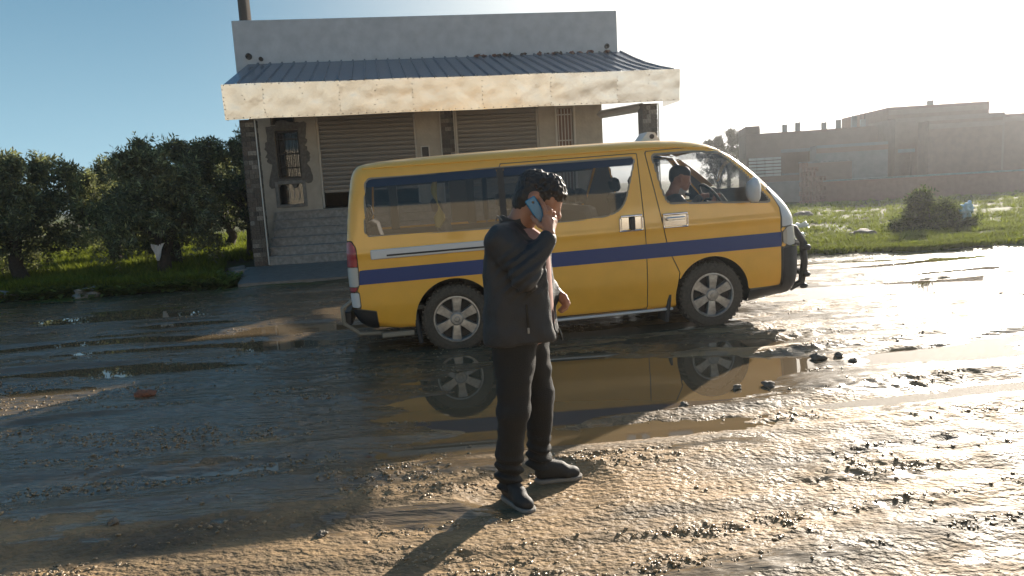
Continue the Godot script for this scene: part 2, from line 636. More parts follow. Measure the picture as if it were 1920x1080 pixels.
func build_ground() -> void:
	for o in hollows:
		hol_q.append(across(o[0], o[1]))
		hol_r.append(Vector2(o[2], o[3]) * 1.6)
	var right := ramp([[2.8, 0.02, 1.0], [6.5, 0.03, 1.004], [14.0, 0.06, 1.012], [60.0, 0.4, 1.15], [420.0, 12.0, 1.3]], 0.0)
	var xs := PackedFloat32Array()
	for i in range(right.size() - 1, 0, -1):
		xs.append(-right[i])
	xs.append_array(right)
	var zs := ramp([[10.0, 6.0, 1.0], [-2.0, 1.2, 1.0], [-5.0, 0.0135, 1.002], [-9.5, 0.02, 1.006], [-15.0, 0.05, 1.008], [-60.0, 0.12, 1.08], [-420.0, 8.0, 1.3]], 70.0)
	var nx := xs.size()
	var nz := zs.size()
	var hs := PackedFloat32Array()
	hs.resize(nx * nz)
	for j in nz:
		for i in nx:
			hs[j * nx + i] = ground_h(xs[i], zs[j]) if absf(xs[i]) < 40.0 and zs[j] > -60.0 else 0.09
	var v := PackedVector3Array()
	var n := PackedVector3Array()
	var c := PackedColorArray()
	v.resize(nx * nz)
	n.resize(nx * nz)
	c.resize(nx * nz)
	var wet_at := PackedFloat32Array()
	wet_at.resize(nx * nz)
	var wet := Color(0.105, 0.078, 0.048)
	var dry := Color(0.30, 0.198, 0.102)
	var soil := Color(0.085, 0.07, 0.042)
	var green := Color(0.07, 0.095, 0.025)
	for j in nz:
		for i in nx:
			var k := j * nx + i
			var x := xs[i]
			var z := zs[j]
			v[k] = Vector3(x, hs[k], z)
			var i0 := maxi(i - 1, 0)
			var i1 := mini(i + 1, nx - 1)
			var j0 := maxi(j - 1, 0)
			var j1 := mini(j + 1, nz - 1)
			n[k] = Vector3(-(hs[j * nx + i1] - hs[j * nx + i0]) / (xs[i1] - xs[i0]), 1.0, -(hs[j1 * nx + i] - hs[j0 * nx + i]) / (zs[j1] - zs[j0])).normalized()
			var q := across(x, z)
			var m := clampf(0.55 + 1.1 * n_mask.get_noise_2d(q.x * 0.5 + 80.0, q.y * 1.8) + 0.25 * n_fine.get_noise_2d(x * 9.0, z * 9.0), 0.0, 1.0)
			var ws := wetness(x, z) if z > -12.4 else 0.0
			wet_at[k] = ws
			m *= 1.0 - 0.85 * smoothstep(0.35, 0.75, ws)
			var col := wet.lerp(dry, m)
			if z < -11.0:
				var g := clampf(0.4 + n_mask.get_noise_2d(x * 0.5, z * 0.5) * 1.5, 0.0, 1.0)
				var edge := -11.7 + 0.6 * n_large.get_noise_2d(x * 0.8, 3.0)
				col = col.lerp(soil.lerp(green, g), smoothstep(edge, edge - 0.5, z))
			c[k] = col
	var split := 0
	while zs[split] > -12.3:
		split += 1
	for part in 2:
		var r0 := 0 if part == 0 else split
		var r1 := split if part == 0 else nz - 1
		var idx := [PackedInt32Array(), PackedInt32Array()]
		for j in r1 - r0:
			for i in nx - 1:
				var k := j * nx + i
				var soaked := 1 if part == 0 and wet_at[k] > 0.55 else 0
				# rows run away from the viewer, so this order is clockwise seen from above
				for q in [k, k + nx, k + 1, k + 1, k + nx, k + nx + 1]:
					idx[soaked].append(q)
		var m := ArrayMesh.new()
		for surface in 2:
			if idx[surface].is_empty():
				continue
			var arr := []
			arr.resize(Mesh.ARRAY_MAX)
			arr[Mesh.ARRAY_VERTEX] = v.slice(r0 * nx, (r1 + 1) * nx)
			arr[Mesh.ARRAY_NORMAL] = n.slice(r0 * nx, (r1 + 1) * nx)
			arr[Mesh.ARRAY_COLOR] = c.slice(r0 * nx, (r1 + 1) * nx)
			arr[Mesh.ARRAY_INDEX] = idx[surface]
			m.add_surface_from_arrays(Mesh.PRIMITIVE_TRIANGLES, arr)
			m.surface_set_material(surface, M.field if part else (M.wet_mud if surface else M.mud))
		var g := put(m, "ground" if part == 0 else "terrain", null)
		tag(g, "wet tan mud lot with ruts and clods" if part == 0 else "soil and grass field behind the muddy lot", "ground", "", "structure")
	var wmb := MB.new()
	wmb.quad(Vector3(-16, 0, 6), Vector3(16, 0, 6), Vector3(16, 0, -12.5), Vector3(-16, 0, -12.5))
	var wat := put(wmb.mesh(), "water", M.water)
	tag(wat, "brown puddle water mirroring the yellow minibus", "water", "", "structure")
	# clods: pebbles of mud pressed up between the ruts, beyond counting
	var lumps := lump(Vector3(1.0, 0.62, 0.85), 0.55, 5, 1)
	var xf := []
	var cols := []
	var tries := 0
	while xf.size() < 20000 and tries < 150000:
		tries += 1
		var u := rng.randf()
		var z := -2.1 - 9.5 * u * u
		var x := rng.randf_range(-1.0, 1.0) * (1.2 - z * 0.82)
		var cm := clod_mask(x, z)
		if rng.randf() > cm * cm * cm * (1.2 if x < 1.2 else 0.35):
			continue
		var h := ground_h(x, z, z > -7.0)
		if h < -0.004:
			continue
		var s := 0.003 + 0.0075 * pow(rng.randf(), 3.0)
		var b := Basis.from_euler(Vector3(rng.randf() * 0.6, rng.randf() * TAU, rng.randf() * 0.6)).scaled(Vector3.ONE * s)
		xf.append(Transform3D(b, Vector3(x, h + s * 0.15, z)))
		var t := rng.randf_range(0.75, 1.15)
		cols.append(Color(t, t, t))
	var mm := MultiMesh.new()
	mm.transform_format = MultiMesh.TRANSFORM_3D
	mm.use_colors = true
	mm.mesh = lumps
	mm.instance_count = xf.size()
	for k in xf.size():
		mm.set_instance_transform(k, xf[k])
		mm.set_instance_color(k, cols[k])
	var mi := MultiMeshInstance3D.new()
	mi.multimesh = mm
	mi.material_override = M.clod
	mi.name = "mud_clods"
	add_child(mi)
	tag(mi, "small wet clods of tan mud strewn over the ground", "mud", "", "stuff")


# ------------------------------------------------------------------ the shop
func wall_with_openings(mb: MB, x0: float, x1: float, y0: float, y1: float, z: float, thick: float, openings: Array) -> void:
	var xs := [x0, x1]
	var ys := [y0, y1]
	for o in openings:
		for k in [o[0], o[1]]:
			if not xs.has(k) and k > x0 and k < x1:
				xs.append(k)
		for k in [o[2], o[3]]:
			if not ys.has(k) and k > y0 and k < y1:
				ys.append(k)
	xs.sort()
	ys.sort()
	var solid := func(i: int, j: int) -> bool:
		if i < 0 or j < 0 or i >= xs.size() - 1 or j >= ys.size() - 1:
			return false
		var cx: float = (xs[i] + xs[i + 1]) / 2
		var cy: float = (ys[j] + ys[j + 1]) / 2
		for o in openings:
			if cx > o[0] and cx < o[1] and cy > o[2] and cy < o[3]:
				return false
		return true
	for i in xs.size() - 1:
		for j in ys.size() - 1:
			if not solid.call(i, j):
				continue
			var a: float = xs[i]
			var b: float = xs[i + 1]
			var c: float = ys[j]
			var d: float = ys[j + 1]
			var zb := z - thick
			mb.quad(Vector3(a, c, z), Vector3(b, c, z), Vector3(b, d, z), Vector3(a, d, z))
			mb.quad(Vector3(b, c, zb), Vector3(a, c, zb), Vector3(a, d, zb), Vector3(b, d, zb))
			if not solid.call(i - 1, j):
				mb.quad(Vector3(a, c, zb), Vector3(a, c, z), Vector3(a, d, z), Vector3(a, d, zb))
			if not solid.call(i + 1, j):
				mb.quad(Vector3(b, c, z), Vector3(b, c, zb), Vector3(b, d, zb), Vector3(b, d, z))
			if not solid.call(i, j - 1):
				mb.quad(Vector3(a, c, zb), Vector3(b, c, zb), Vector3(b, c, z), Vector3(a, c, z))
			if not solid.call(i, j + 1):
				mb.quad(Vector3(a, d, z), Vector3(b, d, z), Vector3(b, d, zb), Vector3(a, d, zb))


func stone_face(parent: Node, origin: Vector3, along: Vector3, out: Vector3, width: float, height: float, meshes: Dictionary) -> void:
	var y := 0.0
	var row := 0
	while y < height - 0.03:
		var hh := minf(0.105, height - y)
		var x := 0.0
		while x < width - 0.02:
			var w: float = [0.10, 0.155, 0.21][rng.randi() % 3]
			if width - x - w < 0.06:
				w = width - x
			var key := "%.3f_%.3f" % [w, hh]
			if not meshes.has(key):
				var mb := MB.new()
				mb.box(Vector3(0.003, 0.003, -0.03), Vector3(w - 0.003, hh - 0.003, 0.006), 0.006)
				meshes[key] = mb.mesh()
			var k := rng.randi() % 8
			var o := put(meshes[key], "stone_tile", M.stones[[0, 0, 1, 2, 4, 3, 1, 0][k]], parent)
			o.transform = Transform3D(Basis(along, Vector3.UP, out), origin + along * x + Vector3.UP * y + out * rng.randf_range(0.0, 0.012))
			x += w
		y += hh
		row += 1


func roller_shutter(parent: Node, x0: float, x1: float, y0: float, y1: float, z: float) -> void:
	var s := Node3D.new()
	s.name = "roller_shutter"
	parent.add_child(s, true)
	var pitch := 0.115
	var mb := MB.new()
	# one slat: a shallow bowed strip with a lip along its foot
	var prof := [Vector2(0.0, 0.004), Vector2(0.014, 0.020), Vector2(0.024, 0.022), Vector2(0.03, 0.004), Vector2(0.06, 0.013), Vector2(0.085, 0.012), Vector2(0.11, 0.0)]
	for i in prof.size() - 1:
		var p: Vector2 = prof[i]
		var q: Vector2 = prof[i + 1]
		mb.quad(Vector3(0, p.x, p.y), Vector3(x1 - x0, p.x, p.y), Vector3(x1 - x0, q.x, q.y), Vector3(0, q.x, q.y))
	mb.quad(Vector3(x1 - x0, 0.0, -0.01), Vector3(0, 0.0, -0.01), Vector3(0, 0.0, 0.004), Vector3(x1 - x0, 0.0, 0.004))
	var slat := mb.mesh()
	var y := y0 + 0.08
	while y < y1 + 0.05:
		put(slat, "slat", M.shutter, s, Vector3(x0, y, z + rng.randf_range(-0.002, 0.002)))
		y += pitch
	put(box_mesh(Vector3(x0, y0, z - 0.01), Vector3(x1, y0 + 0.078, z + 0.028), 0.006), "bottom_bar", M.shutter, s)
	for e in [x0 - 0.05, x1 + 0.005]:
		put(box_mesh(Vector3(e, 1.235, z - 0.04), Vector3(e + 0.045, y1, z + 0.04), 0.006), "guide_rail", M.trim, s)


func ring_patch(inner: Array, cx: float, cy: float, base: float, sd: float, z: float) -> ArrayMesh:
	# a skin of raw cement with a ragged outline round an opening
	var mb := MB.new()
	var n := 72
	var ins := []
	var outs := []
	for k in n:
		var a := TAU * k / n
		var d := Vector2(cos(a), sin(a))
		# the inner rectangle, met by the ray
		var hx: float = inner[0]
		var hy: float = inner[1]
		var t: float = minf(hx / maxf(absf(d.x), 1e-4), hy / maxf(absf(d.y), 1e-4))
		ins.append(Vector2(cx, cy) + d * t)
		var t2: float = minf((hx + base) / maxf(absf(d.x), 1e-4), (hy + base * 0.8) / maxf(absf(d.y), 1e-4))
		outs.append(Vector2(cx, cy) + d * (t2 + 0.16 * n_fine.get_noise_2d(d.x * 1.6 + sd, d.y * 1.6) + 0.07 * n_fine.get_noise_2d(d.x * 6.0 + sd, d.y * 6.0)))
	for k in n:
		var j := (k + 1) % n
		mb.quad(Vector3(ins[k].x, ins[k].y, z), Vector3(outs[k].x, outs[k].y, z), Vector3(outs[j].x, outs[j].y, z), Vector3(ins[j].x, ins[j].y, z))
		mb.quad(Vector3(outs[k].x, outs[k].y, z), Vector3(outs[k].x, outs[k].y, z - 0.02), Vector3(outs[j].x, outs[j].y, z - 0.02), Vector3(outs[j].x, outs[j].y, z))
	return mb.mesh()


func build_shop() -> void:
	var b := thing("shop_building", "low grey shop with metal awning, roller shutters and stone-clad pillars", "building", Vector3(-5.015, 0.225, -14.10), deg_to_rad(BLD_YAW))
	b.scale = Vector3.ONE * 0.85
	var zw := -1.6
	# --- walls
	var mb := MB.new()
	var op := [[0.43, 1.01, 2.01, 3.2], [0.40, 0.92, 3.34, 3.52], [0.39, 1.02, 1.35, 1.89], [1.45, 3.91, 1.21, 3.5], [4.92, 7.07, 1.21, 3.5], [7.56, 7.98, 1.21, 3.44]]
	wall_with_openings(mb, -0.1, 8.76, 0.0, 4.1, zw, 0.22, op)
	put(mb.mesh(), "wall", M.plaster, b)
	put(box_mesh(Vector3(-0.1, 0.0, -8.0), Vector3(0.12, 4.1, zw - 0.222)), "wall", M.plaster, b)
	put(box_mesh(Vector3(8.54, 0.0, -8.0), Vector3(8.76, 4.1, zw - 0.222)), "wall", M.parapet, b)
	put(box_mesh(Vector3(-0.1, 0.0, -8.222), Vector3(8.76, 4.1, -8.002)), "wall", M.plaster, b)
	put(box_mesh(Vector3(0.125, 1.0, -7.99), Vector3(8.535, 1.2, zw - 0.225)), "floor_slab", M.concrete, b)
	put(box_mesh(Vector3(-0.31, 4.102, -8.3), Vector3(9.24, 4.3, zw + 0.004)), "roof_slab", M.concrete, b)
	put(box_mesh(Vector3(-0.31, 4.302, zw - 0.2), Vector3(9.24, 5.83, zw), 0.012), "parapet_wall", M.parapet, b)
	put(box_mesh(Vector3(-0.31, 4.302, -8.3), Vector3(-0.12, 4.9, zw - 0.202), 0.012), "parapet_wall", M.parapet, b)
	put(box_mesh(Vector3(9.05, 4.302, -8.3), Vector3(9.24, 4.9, zw - 0.202), 0.012), "parapet_wall", M.parapet, b)
	put(box_mesh(Vector3(-0.12, 4.302, -8.3), Vector3(9.05, 4.9, -8.1), 0.012), "parapet_wall", M.parapet, b)
	# --- steps and landing
	var rise := 0.2
	for k in 6:
		var z1 := -0.28 * k
		var st := box_mesh(Vector3(0.32, rise * k + 0.002, z1 - 0.285), Vector3(9.28, rise * (k + 1) - 0.035, z1 - 0.012), 0.004)
		var so := put(st, "step", M.tread, b)
		var xx := 0.30
		while xx < 9.25:
			var w := minf(1.48, 9.30 - xx)
			put(box_mesh(Vector3(xx + 0.002, rise * (k + 1) - 0.033, z1 - 0.30), Vector3(xx + w - 0.002, rise * (k + 1) + rng.randf_range(-0.002, 0.003), z1 + rng.randf_range(0.0, 0.006)), 0.006), "tread_slab", M.tread, so)
			xx += w
	put(box_mesh(Vector3(8.765, 0.9, -8.2), Vector3(9.8, 1.2, -1.70), 0.01), "landing", M.concrete, b)
	# --- pillars with stone tiles
	var tiles := {}
	for p in [[0.0, 0.30, 0.0, -0.34, 0.0, 3.32, M.cement], [9.35, 9.71, -0.02, -0.36, 0.0, 3.3, M.cement], [4.55, 4.87, zw + 0.06, zw + 0.002, 1.2, 3.5, M.cement]]:
		var po := put(box_mesh(Vector3(p[0] + 0.022, p[4], p[3] + 0.022), Vector3(p[1] - 0.022, p[5], p[2] - 0.022)), "pillar", p[6], b)
		stone_face(po, Vector3(p[0], p[4], p[2]), Vector3.RIGHT, Vector3.BACK, p[1] - p[0], p[5] - p[4], tiles)
		if p[4] < 1.0:
			stone_face(po, Vector3(p[1], p[4], p[2]), Vector3.FORWARD, Vector3.RIGHT, 0.34, p[5] - p[4], tiles)
			put(box_mesh(Vector3(p[0] - 0.0, p[4], p[3] - 0.012), Vector3(p[1], p[5], p[3] + 0.0), 0.004), "back_face", M.cement, po)
			put(box_mesh(Vector3(p[0] - 0.014, p[4], p[3]), Vector3(p[0] - 0.002, p[5], p[2]), 0.004), "side_face", M.cement, po)
			put(box_mesh(Vector3(p[1] + 0.012, p[4] + 0.02, p[2] + 0.008), Vector3(p[1] + 0.04, p[5], p[2] + 0.036), 0.008), "corner_trim", M.trim, po)
		else:
			for e in [p[0] - 0.028, p[1] + 0.004]:
				put(box_mesh(Vector3(e, p[4], zw + 0.002), Vector3(e + 0.024, p[5], zw + 0.085), 0.004), "corner_trim", M.trim, po)
	# --- shutters
	roller_shutter(b, 1.50, 3.86, 1.60, 3.48, zw - 0.10)
	roller_shutter(b, 4.97, 7.02, 1.24, 3.48, zw - 0.10)
	# --- barred window and the raw cement round it
	var w := Node3D.new()
	w.name = "window"
	b.add_child(w)
	put(ring_patch([0.29, 0.595], 0.72, 2.605, 0.20, 3.0, zw + 0.012), "cement_patch", M.cement, w)
	for f in [[0.43, 0.48, 2.01, 3.2], [0.96, 1.01, 2.01, 3.2], [0.482, 0.958, 3.14, 3.2], [0.482, 0.958, 2.01, 2.06]]:
		put(box_mesh(Vector3(f[0], f[2], zw - 0.16), Vector3(f[1], f[3], zw - 0.09), 0.006), "frame", M.iron, w)
	put(box_mesh(Vector3(0.482, 2.065, zw - 0.15), Vector3(0.956, 3.135, zw - 0.145)), "glass_pane", M.pane, w)
	put(box_mesh(Vector3(0.50, 2.10, zw - 0.20), Vector3(0.60, 2.95, zw - 0.18), 0.004), "shutter_leaf", M.white_panel, w)
	put(box_mesh(Vector3(0.88, 2.10, zw - 0.20), Vector3(0.95, 2.85, zw - 0.18), 0.004), "shutter_leaf", M.white_panel, w)
	for k in 7:
		var x := 0.455 + 0.53 * k / 6.0
		put(tube_mesh([Vector3(x, 2.03, zw - 0.03), Vector3(x, 2.6, zw - 0.022), Vector3(x, 3.17, zw - 0.03)], 0.010, 6), "grille_bar", M.iron, w)
	for y in [2.28, 2.62, 2.98]:
		put(box_mesh(Vector3(0.435, y - 0.012, zw - 0.04), Vector3(1.005, y + 0.012, zw - 0.032)), "grille_bar", M.iron, w)
	for k in 5:
		var x := 0.50 + 0.46 * k / 4.0
		var cu := []
		for i in 9:
			var a := PI * i / 8.0
			cu.append(Vector3(x - 0.045 * cos(a), 3.02 + 0.07 * sin(a), zw - 0.026))
		put(tube_mesh(cu, 0.007, 5), "grille_scroll", M.iron, w)
	# --- vent niche above and the small window below
	for f in [[0.37, 0.398, 3.33, 3.53], [0.922, 0.95, 3.33, 3.53]]:
		put(box_mesh(Vector3(f[0], f[2], zw + 0.002), Vector3(f[1], f[3], zw + 0.03), 0.004), "vent_frame", M.cement, b)
	var lw := Node3D.new()
	lw.name = "small_window"
	b.add_child(lw)
	for f in [[0.33, 0.41, 1.30, 1.94], [1.00, 1.08, 1.30, 1.94], [0.412, 0.998, 1.87, 1.95], [0.412, 0.998, 1.29, 1.37]]:
		put(box_mesh(Vector3(f[0], f[2], zw - 0.12), Vector3(f[1], f[3], zw + 0.035), 0.008), "frame", M.concrete, lw)
	put(box_mesh(Vector3(0.412, 1.372, zw - 0.09), Vector3(0.998, 1.868, zw - 0.085)), "glass_pane", M.pane, lw)
	put(box_mesh(Vector3(0.412, 1.372, zw - 0.21), Vector3(0.998, 1.868, zw - 0.19)), "backing", M.iron, lw)
	for k in 3:
		var arc := []
		for i in 12:
			var a := -1.2 + 2.4 * i / 11.0
			arc.append(Vector3(0.60 + 0.12 * k + 0.06 * cos(a), 1.62 + 0.17 * sin(a), zw - 0.06))
		put(tube_mesh(arc, 0.008, 5), "grille_scroll", M.white_iron, lw)
	# --- barred door, meter box
	var dr := Node3D.new()
	dr.name = "door"
	b.add_child(dr)
	put(box_mesh(Vector3(7.56, 1.21, zw - 0.17), Vector3(7.98, 3.44, zw - 0.13)), "door_leaf", M.brick, dr)
	for k in 5:
		var x := 7.60 + 0.34 * k / 4.0
		put(box_mesh(Vector3(x - 0.012, 1.24, zw - 0.05), Vector3(x + 0.012, 3.42, zw - 0.026), 0.003), "door_bar", M.white_iron, dr)
	for y in [1.3, 2.0, 2.62, 3.28]:
		put(box_mesh(Vector3(7.562, y - 0.015, zw - 0.075), Vector3(7.978, y + 0.015, zw - 0.052), 0.003), "door_bar", M.white_iron, dr)
	for e in [7.50, 7.985]:
		put(box_mesh(Vector3(e, 1.21, zw + 0.002), Vector3(e + 0.055, 3.5, zw + 0.03), 0.006), "door_frame", M.trim, dr)
	var bx := Node3D.new()
	bx.name = "meter_box"
	b.add_child(bx)
	for f in [[4.00, 4.03, 2.35, 2.65], [4.20, 4.23, 2.35, 2.65], [4.032, 4.198, 2.62, 2.65], [4.032, 4.198, 2.35, 2.38]]:
		put(box_mesh(Vector3(f[0], f[2], zw + 0.002), Vector3(f[1], f[3], zw + 0.05), 0.005), "frame", M.trim, bx)
	put(box_mesh(Vector3(4.032, 2.382, zw + 0.002), Vector3(4.198, 2.618, zw + 0.02)), "box_door", M.iron, bx)
	# --- fascia of riveted sheet metal
	var joints := [-0.24, 0.61, 2.25, 3.87, 5.45, 7.05, 8.63, 10.17]
	var fa := Node3D.new()
	fa.name = "fascia"
	b.add_child(fa)
	var rv := MB.new()
	for k in 7:
		var x0: float = joints[k] + 0.002
		var x1: float = joints[k + 1] + (0.03 if k < 6 else 0.0)
		var pm := MB.new()
		var nx := 26
		var ny := 14
		var pt := func(i: int, j: int) -> Vector3:
			var x: float = lerpf(x0, x1, float(i) / nx)
			var y: float = lerpf(3.30, 4.05 - 0.005 * k, float(j) / ny) + 0.006 * sin(x * 2.1)
			var wob := 0.011 * n_fine.get_noise_2d(x * 1.1 + k * 9.0, y * 1.3) + 0.0018 * n_fine.get_noise_2d(x * 4.0, y * 5.0 + k * 4.0)
			return Vector3(x, y, 0.29 + 0.075 * float(j) / ny + 0.004 * (k % 2) + wob * sin(PI * j / ny))
		var nm := func(i: int, j: int) -> Vector3:
			var dx: Vector3 = pt.call(i + 1, j) - pt.call(i - 1, j)
			var dy: Vector3 = pt.call(i, mini(j + 1, ny)) - pt.call(i, maxi(j - 1, 0))
			return dx.cross(dy).normalized()
		for i in nx:
			for j in ny:
				pm.quad_n(pt.call(i, j), pt.call(i + 1, j), pt.call(i + 1, j + 1), pt.call(i, j + 1), nm.call(i, j), nm.call(i + 1, j), nm.call(i + 1, j + 1), nm.call(i, j + 1))
		put(pm.mesh(), "metal_panel", M.galv, fa)
		# rivets along the foot, the joints and here and there
		var spots := []
		var x := x0 + 0.06
		while x < x1:
			spots.append(Vector2(x, 3.33))
			if rng.randf() < 0.55:
				spots.append(Vector2(x, 4.03))
			x += rng.randf_range(0.13, 0.20)
		for y in [3.40, 3.50, 3.61, 3.72, 3.80, 3.92]:
			spots.append(Vector2(x0 + 0.02 + rng.randf_range(-0.01, 0.01), y + rng.randf_range(-0.03, 0.03)))
			if rng.randf() < 0.4:
				spots.append(Vector2((x0 + x1) / 2 + rng.randf_range(-0.04, 0.04), y))
		for s in spots:
			rv.tr = Transform3D(Basis.IDENTITY, Vector3(s.x, s.y, 0.292 + 0.1 * (s.y - 3.30)))
			rv.box(Vector3(-0.010, -0.010, -0.012), Vector3(0.010, 0.010, 0.014), 0.006)
	var rvo := put(rv.mesh(), "rivets", M.iron, fa)
	rvo.set_meta("kind", "stuff")
	put(box_mesh(Vector3(-0.24, 3.31, 0.0), Vector3(-0.236, 4.04, 0.29)), "end_panel", M.galv, fa)
	put(box_mesh(Vector3(10.166, 3.29, -0.9), Vector3(10.17, 4.0, 0.29)), "end_panel", M.galv, fa)
	put(box_mesh(Vector3(-0.2, 3.86, -1.59), Vector3(10.0, 3.88, 0.30)), "soffit", M.trim_in, fa)
	# side beam under the open end
	mb = MB.new()
	mb.tube([Vector3(8.70, 3.24, -1.66), Vector3(9.42, 3.24, -0.22)], [0.11, 0.11], 4)
	put(mb.mesh(), "beam", M.parapet, b)
	# --- awning of ribbed blue-grey sheets
	var aw := Node3D.new()
	aw.name = "awning"
	b.add_child(aw)
	var lo0 := Vector3(-0.20, 4.045, 0.33)
	var hi0 := Vector3(-0.02, 4.80, -1.585)
	var lo1 := Vector3(10.05, 4.02, 0.33)
	var hi1 := Vector3(9.34, 4.80, -1.585)
	var at := func(u: float, t: float) -> Vector3:
		var p: Vector3 = lo0.lerp(lo1, u).lerp(hi0.lerp(hi1, u), t)
		p.y -= 0.07 * sin(PI * t) * smoothstep(0.85, 1.0, u)
		return p
	var sheets := 11
	for k in sheets:
		var am := MB.new()
		# across one sheet: flats and three ribs
		var us := []
		for r in 3:
			for q in [[0.0, 0.0], [0.78, 0.0], [0.82, 0.035], [0.92, 0.035], [0.96, 0.0]]:
				us.append([(k + (r + q[0]) / 3.0) / sheets, q[1]])
		us.append([(k + 1.0) / sheets + 0.0015, 0.0])
		for i in us.size() - 1:
			for j in 4:
				var t0 := j / 4.0
				var t1 := (j + 1) / 4.0
				var up := Vector3(0, 0.93, 0.36)
				var lift := 0.003 * (k % 2)
				am.quad(at.call(us[i][0], t0) + up * (us[i][1] + lift), at.call(us[i + 1][0], t0) + up * (us[i + 1][1] + lift), at.call(us[i + 1][0], t1) + up * (us[i + 1][1] + lift), at.call(us[i][0], t1) + up * (us[i][1] + lift))
		put(am.mesh(), "roof_sheet", M.bluesheet, aw)
	# --- broken pipe mouths in the parapet and the rubbish in the gutter
	for p in [[0.02, 4.98, 0.075], [0.30, 4.91, 0.05], [8.95, 4.95, 0.06]]:
		var pm := MB.new()
		pm.lathe([Vector2(p[2] * 0.55, -0.05), Vector2(p[2] * 0.6, 0.06), Vector2(p[2], 0.065), Vector2(p[2] * 1.02, 0.0)], 14, Vector3(p[0], p[1], zw))
		pm.lathe([Vector2(0.001, -0.005 + 0.01), Vector2(p[2] * 0.57, 0.005)], 14, Vector3(p[0], p[1], zw))
		put(pm.mesh(), "drain_spout", M.iron, b)
	for k in 26:
		var x := rng.randf_range(5.5, 9.2)
		var l := put(lump(Vector3(rng.randf_range(0.03, 0.09), rng.randf_range(0.012, 0.045), 0.04), 0.9, k, 1), "gutter_debris", M.red_brick if k % 3 else M.bark, b, Vector3(x, 4.815, zw + 0.04))
		l.rotation.y = rng.randf() * TAU
	# --- apron of concrete before the steps
	var sl := MB.new()
	var slab_pts := [Vector3(-5.15, 0.232, -14.0), Vector3(-4.72, 0.10, -12.35), Vector3(4.3, 0.10, -13.5), Vector3(3.6, 0.232, -15.4)]
	sl.quad(slab_pts[0], slab_pts[1], slab_pts[2], slab_pts[3])
	for k in 4:
		var p: Vector3 = slab_pts[k]
		var q: Vector3 = slab_pts[(k + 1) % 4]
		sl.quad(p, p + Vector3(0, -0.3, 0), q + Vector3(0, -0.3, 0), q)
	var so2 := put(sl.mesh(), "pavement", M.slab)
	tag(so2, "grey concrete apron before the shop steps", "pavement", "", "structure")
	# --- utility pole behind the roof
	var po2 := thing("utility_pole", "square concrete utility pole rising behind the grey shop roof", "pole", Vector3(-8.35, 0, -25.0))
	mb = MB.new()
	mb.tube([Vector3(0, 0, 0), Vector3(0, 11.5, 0)], [0.26, 0.17], 4)
	put(mb.mesh(), "shaft", M.bark, po2)
	put(box_mesh(Vector3(-0.9, 10.6, -0.06), Vector3(0.9, 10.72, 0.06), 0.01), "crossarm", M.iron, po2)


# ------------------------------------------------------------------ unfinished brick houses beyond the field
func house(called: String, label: String, at: Vector3, turn: float, blocks: Array, roof_stubs: Array, windows: Array) -> Node3D:
	var h := thing(called, label, "building", at, turn)
	for k in blocks.size():
		var o: Array = blocks[k]
		var op := []
		for w in windows:
			if w[0] == k:
				op.append([w[1], w[2], w[3], w[4]])
		var mb := MB.new()
		wall_with_openings(mb, o[0], o[1], o[2], o[3], o[4], 0.2, op)
		mb.box(Vector3(o[0], o[2], o[5]), Vector3(o[0] + 0.2, o[3] - 0.003, o[4] - 0.202))
		mb.box(Vector3(o[1] - 0.2, o[2], o[5]), Vector3(o[1], o[3] - 0.003, o[4] - 0.202))
		mb.box(Vector3(o[0] + 0.202, o[2], o[5]), Vector3(o[1] - 0.202, o[3] - 0.003, o[5] + 0.2))
		put(mb.mesh(), "wall", o[6], h)
		put(box_mesh(Vector3(o[0] + 0.21, o[3] - 0.34, o[5] + 0.21), Vector3(o[1] - 0.21, o[3] - 0.16, o[4] - 0.21)), "roof_slab", M.render, h)
		put(box_mesh(Vector3(o[0] - 0.01, o[3] - 0.36, o[4] + 0.002), Vector3(o[1] + 0.01, o[3] - 0.14, o[4] + 0.02), 0.004), "ring_beam", M.brick2, h)
	for s in roof_stubs:
		var st := put(box_mesh(Vector3(s[0] - 0.11, s[1], s[2] - 0.11), Vector3(s[0] + 0.11, s[1] + s[3], s[2] + 0.11), 0.01), "column_stub", M.render, h)
		for q in [[-0.06, -0.06], [0.06, 0.06]]:
			put(tube_mesh([Vector3(s[0] + q[0], s[1] + s[3], s[2] + q[1]), Vector3(s[0] + q[0] * 1.3, s[1] + s[3] + 0.3, s[2] + q[1])], 0.012, 4), "rebar", M.iron, st)
	for w in windows:
		var o: Array = blocks[w[0]]
		var wn := Node3D.new()
		wn.name = "window"
		h.add_child(wn, true)
		put(box_mesh(Vector3(w[1] - 0.08, w[3] - 0.09, o[4] + 0.002), Vector3(w[2] + 0.08, w[3] - 0.002, o[4] + 0.08), 0.008), "sill", M.render, wn)
		put(box_mesh(Vector3(w[1] - 0.12, w[4] + 0.002, o[4] + 0.002), Vector3(w[2] + 0.12, w[4] + 0.16, o[4] + 0.03), 0.008), "lintel", M.render, wn)
	return h


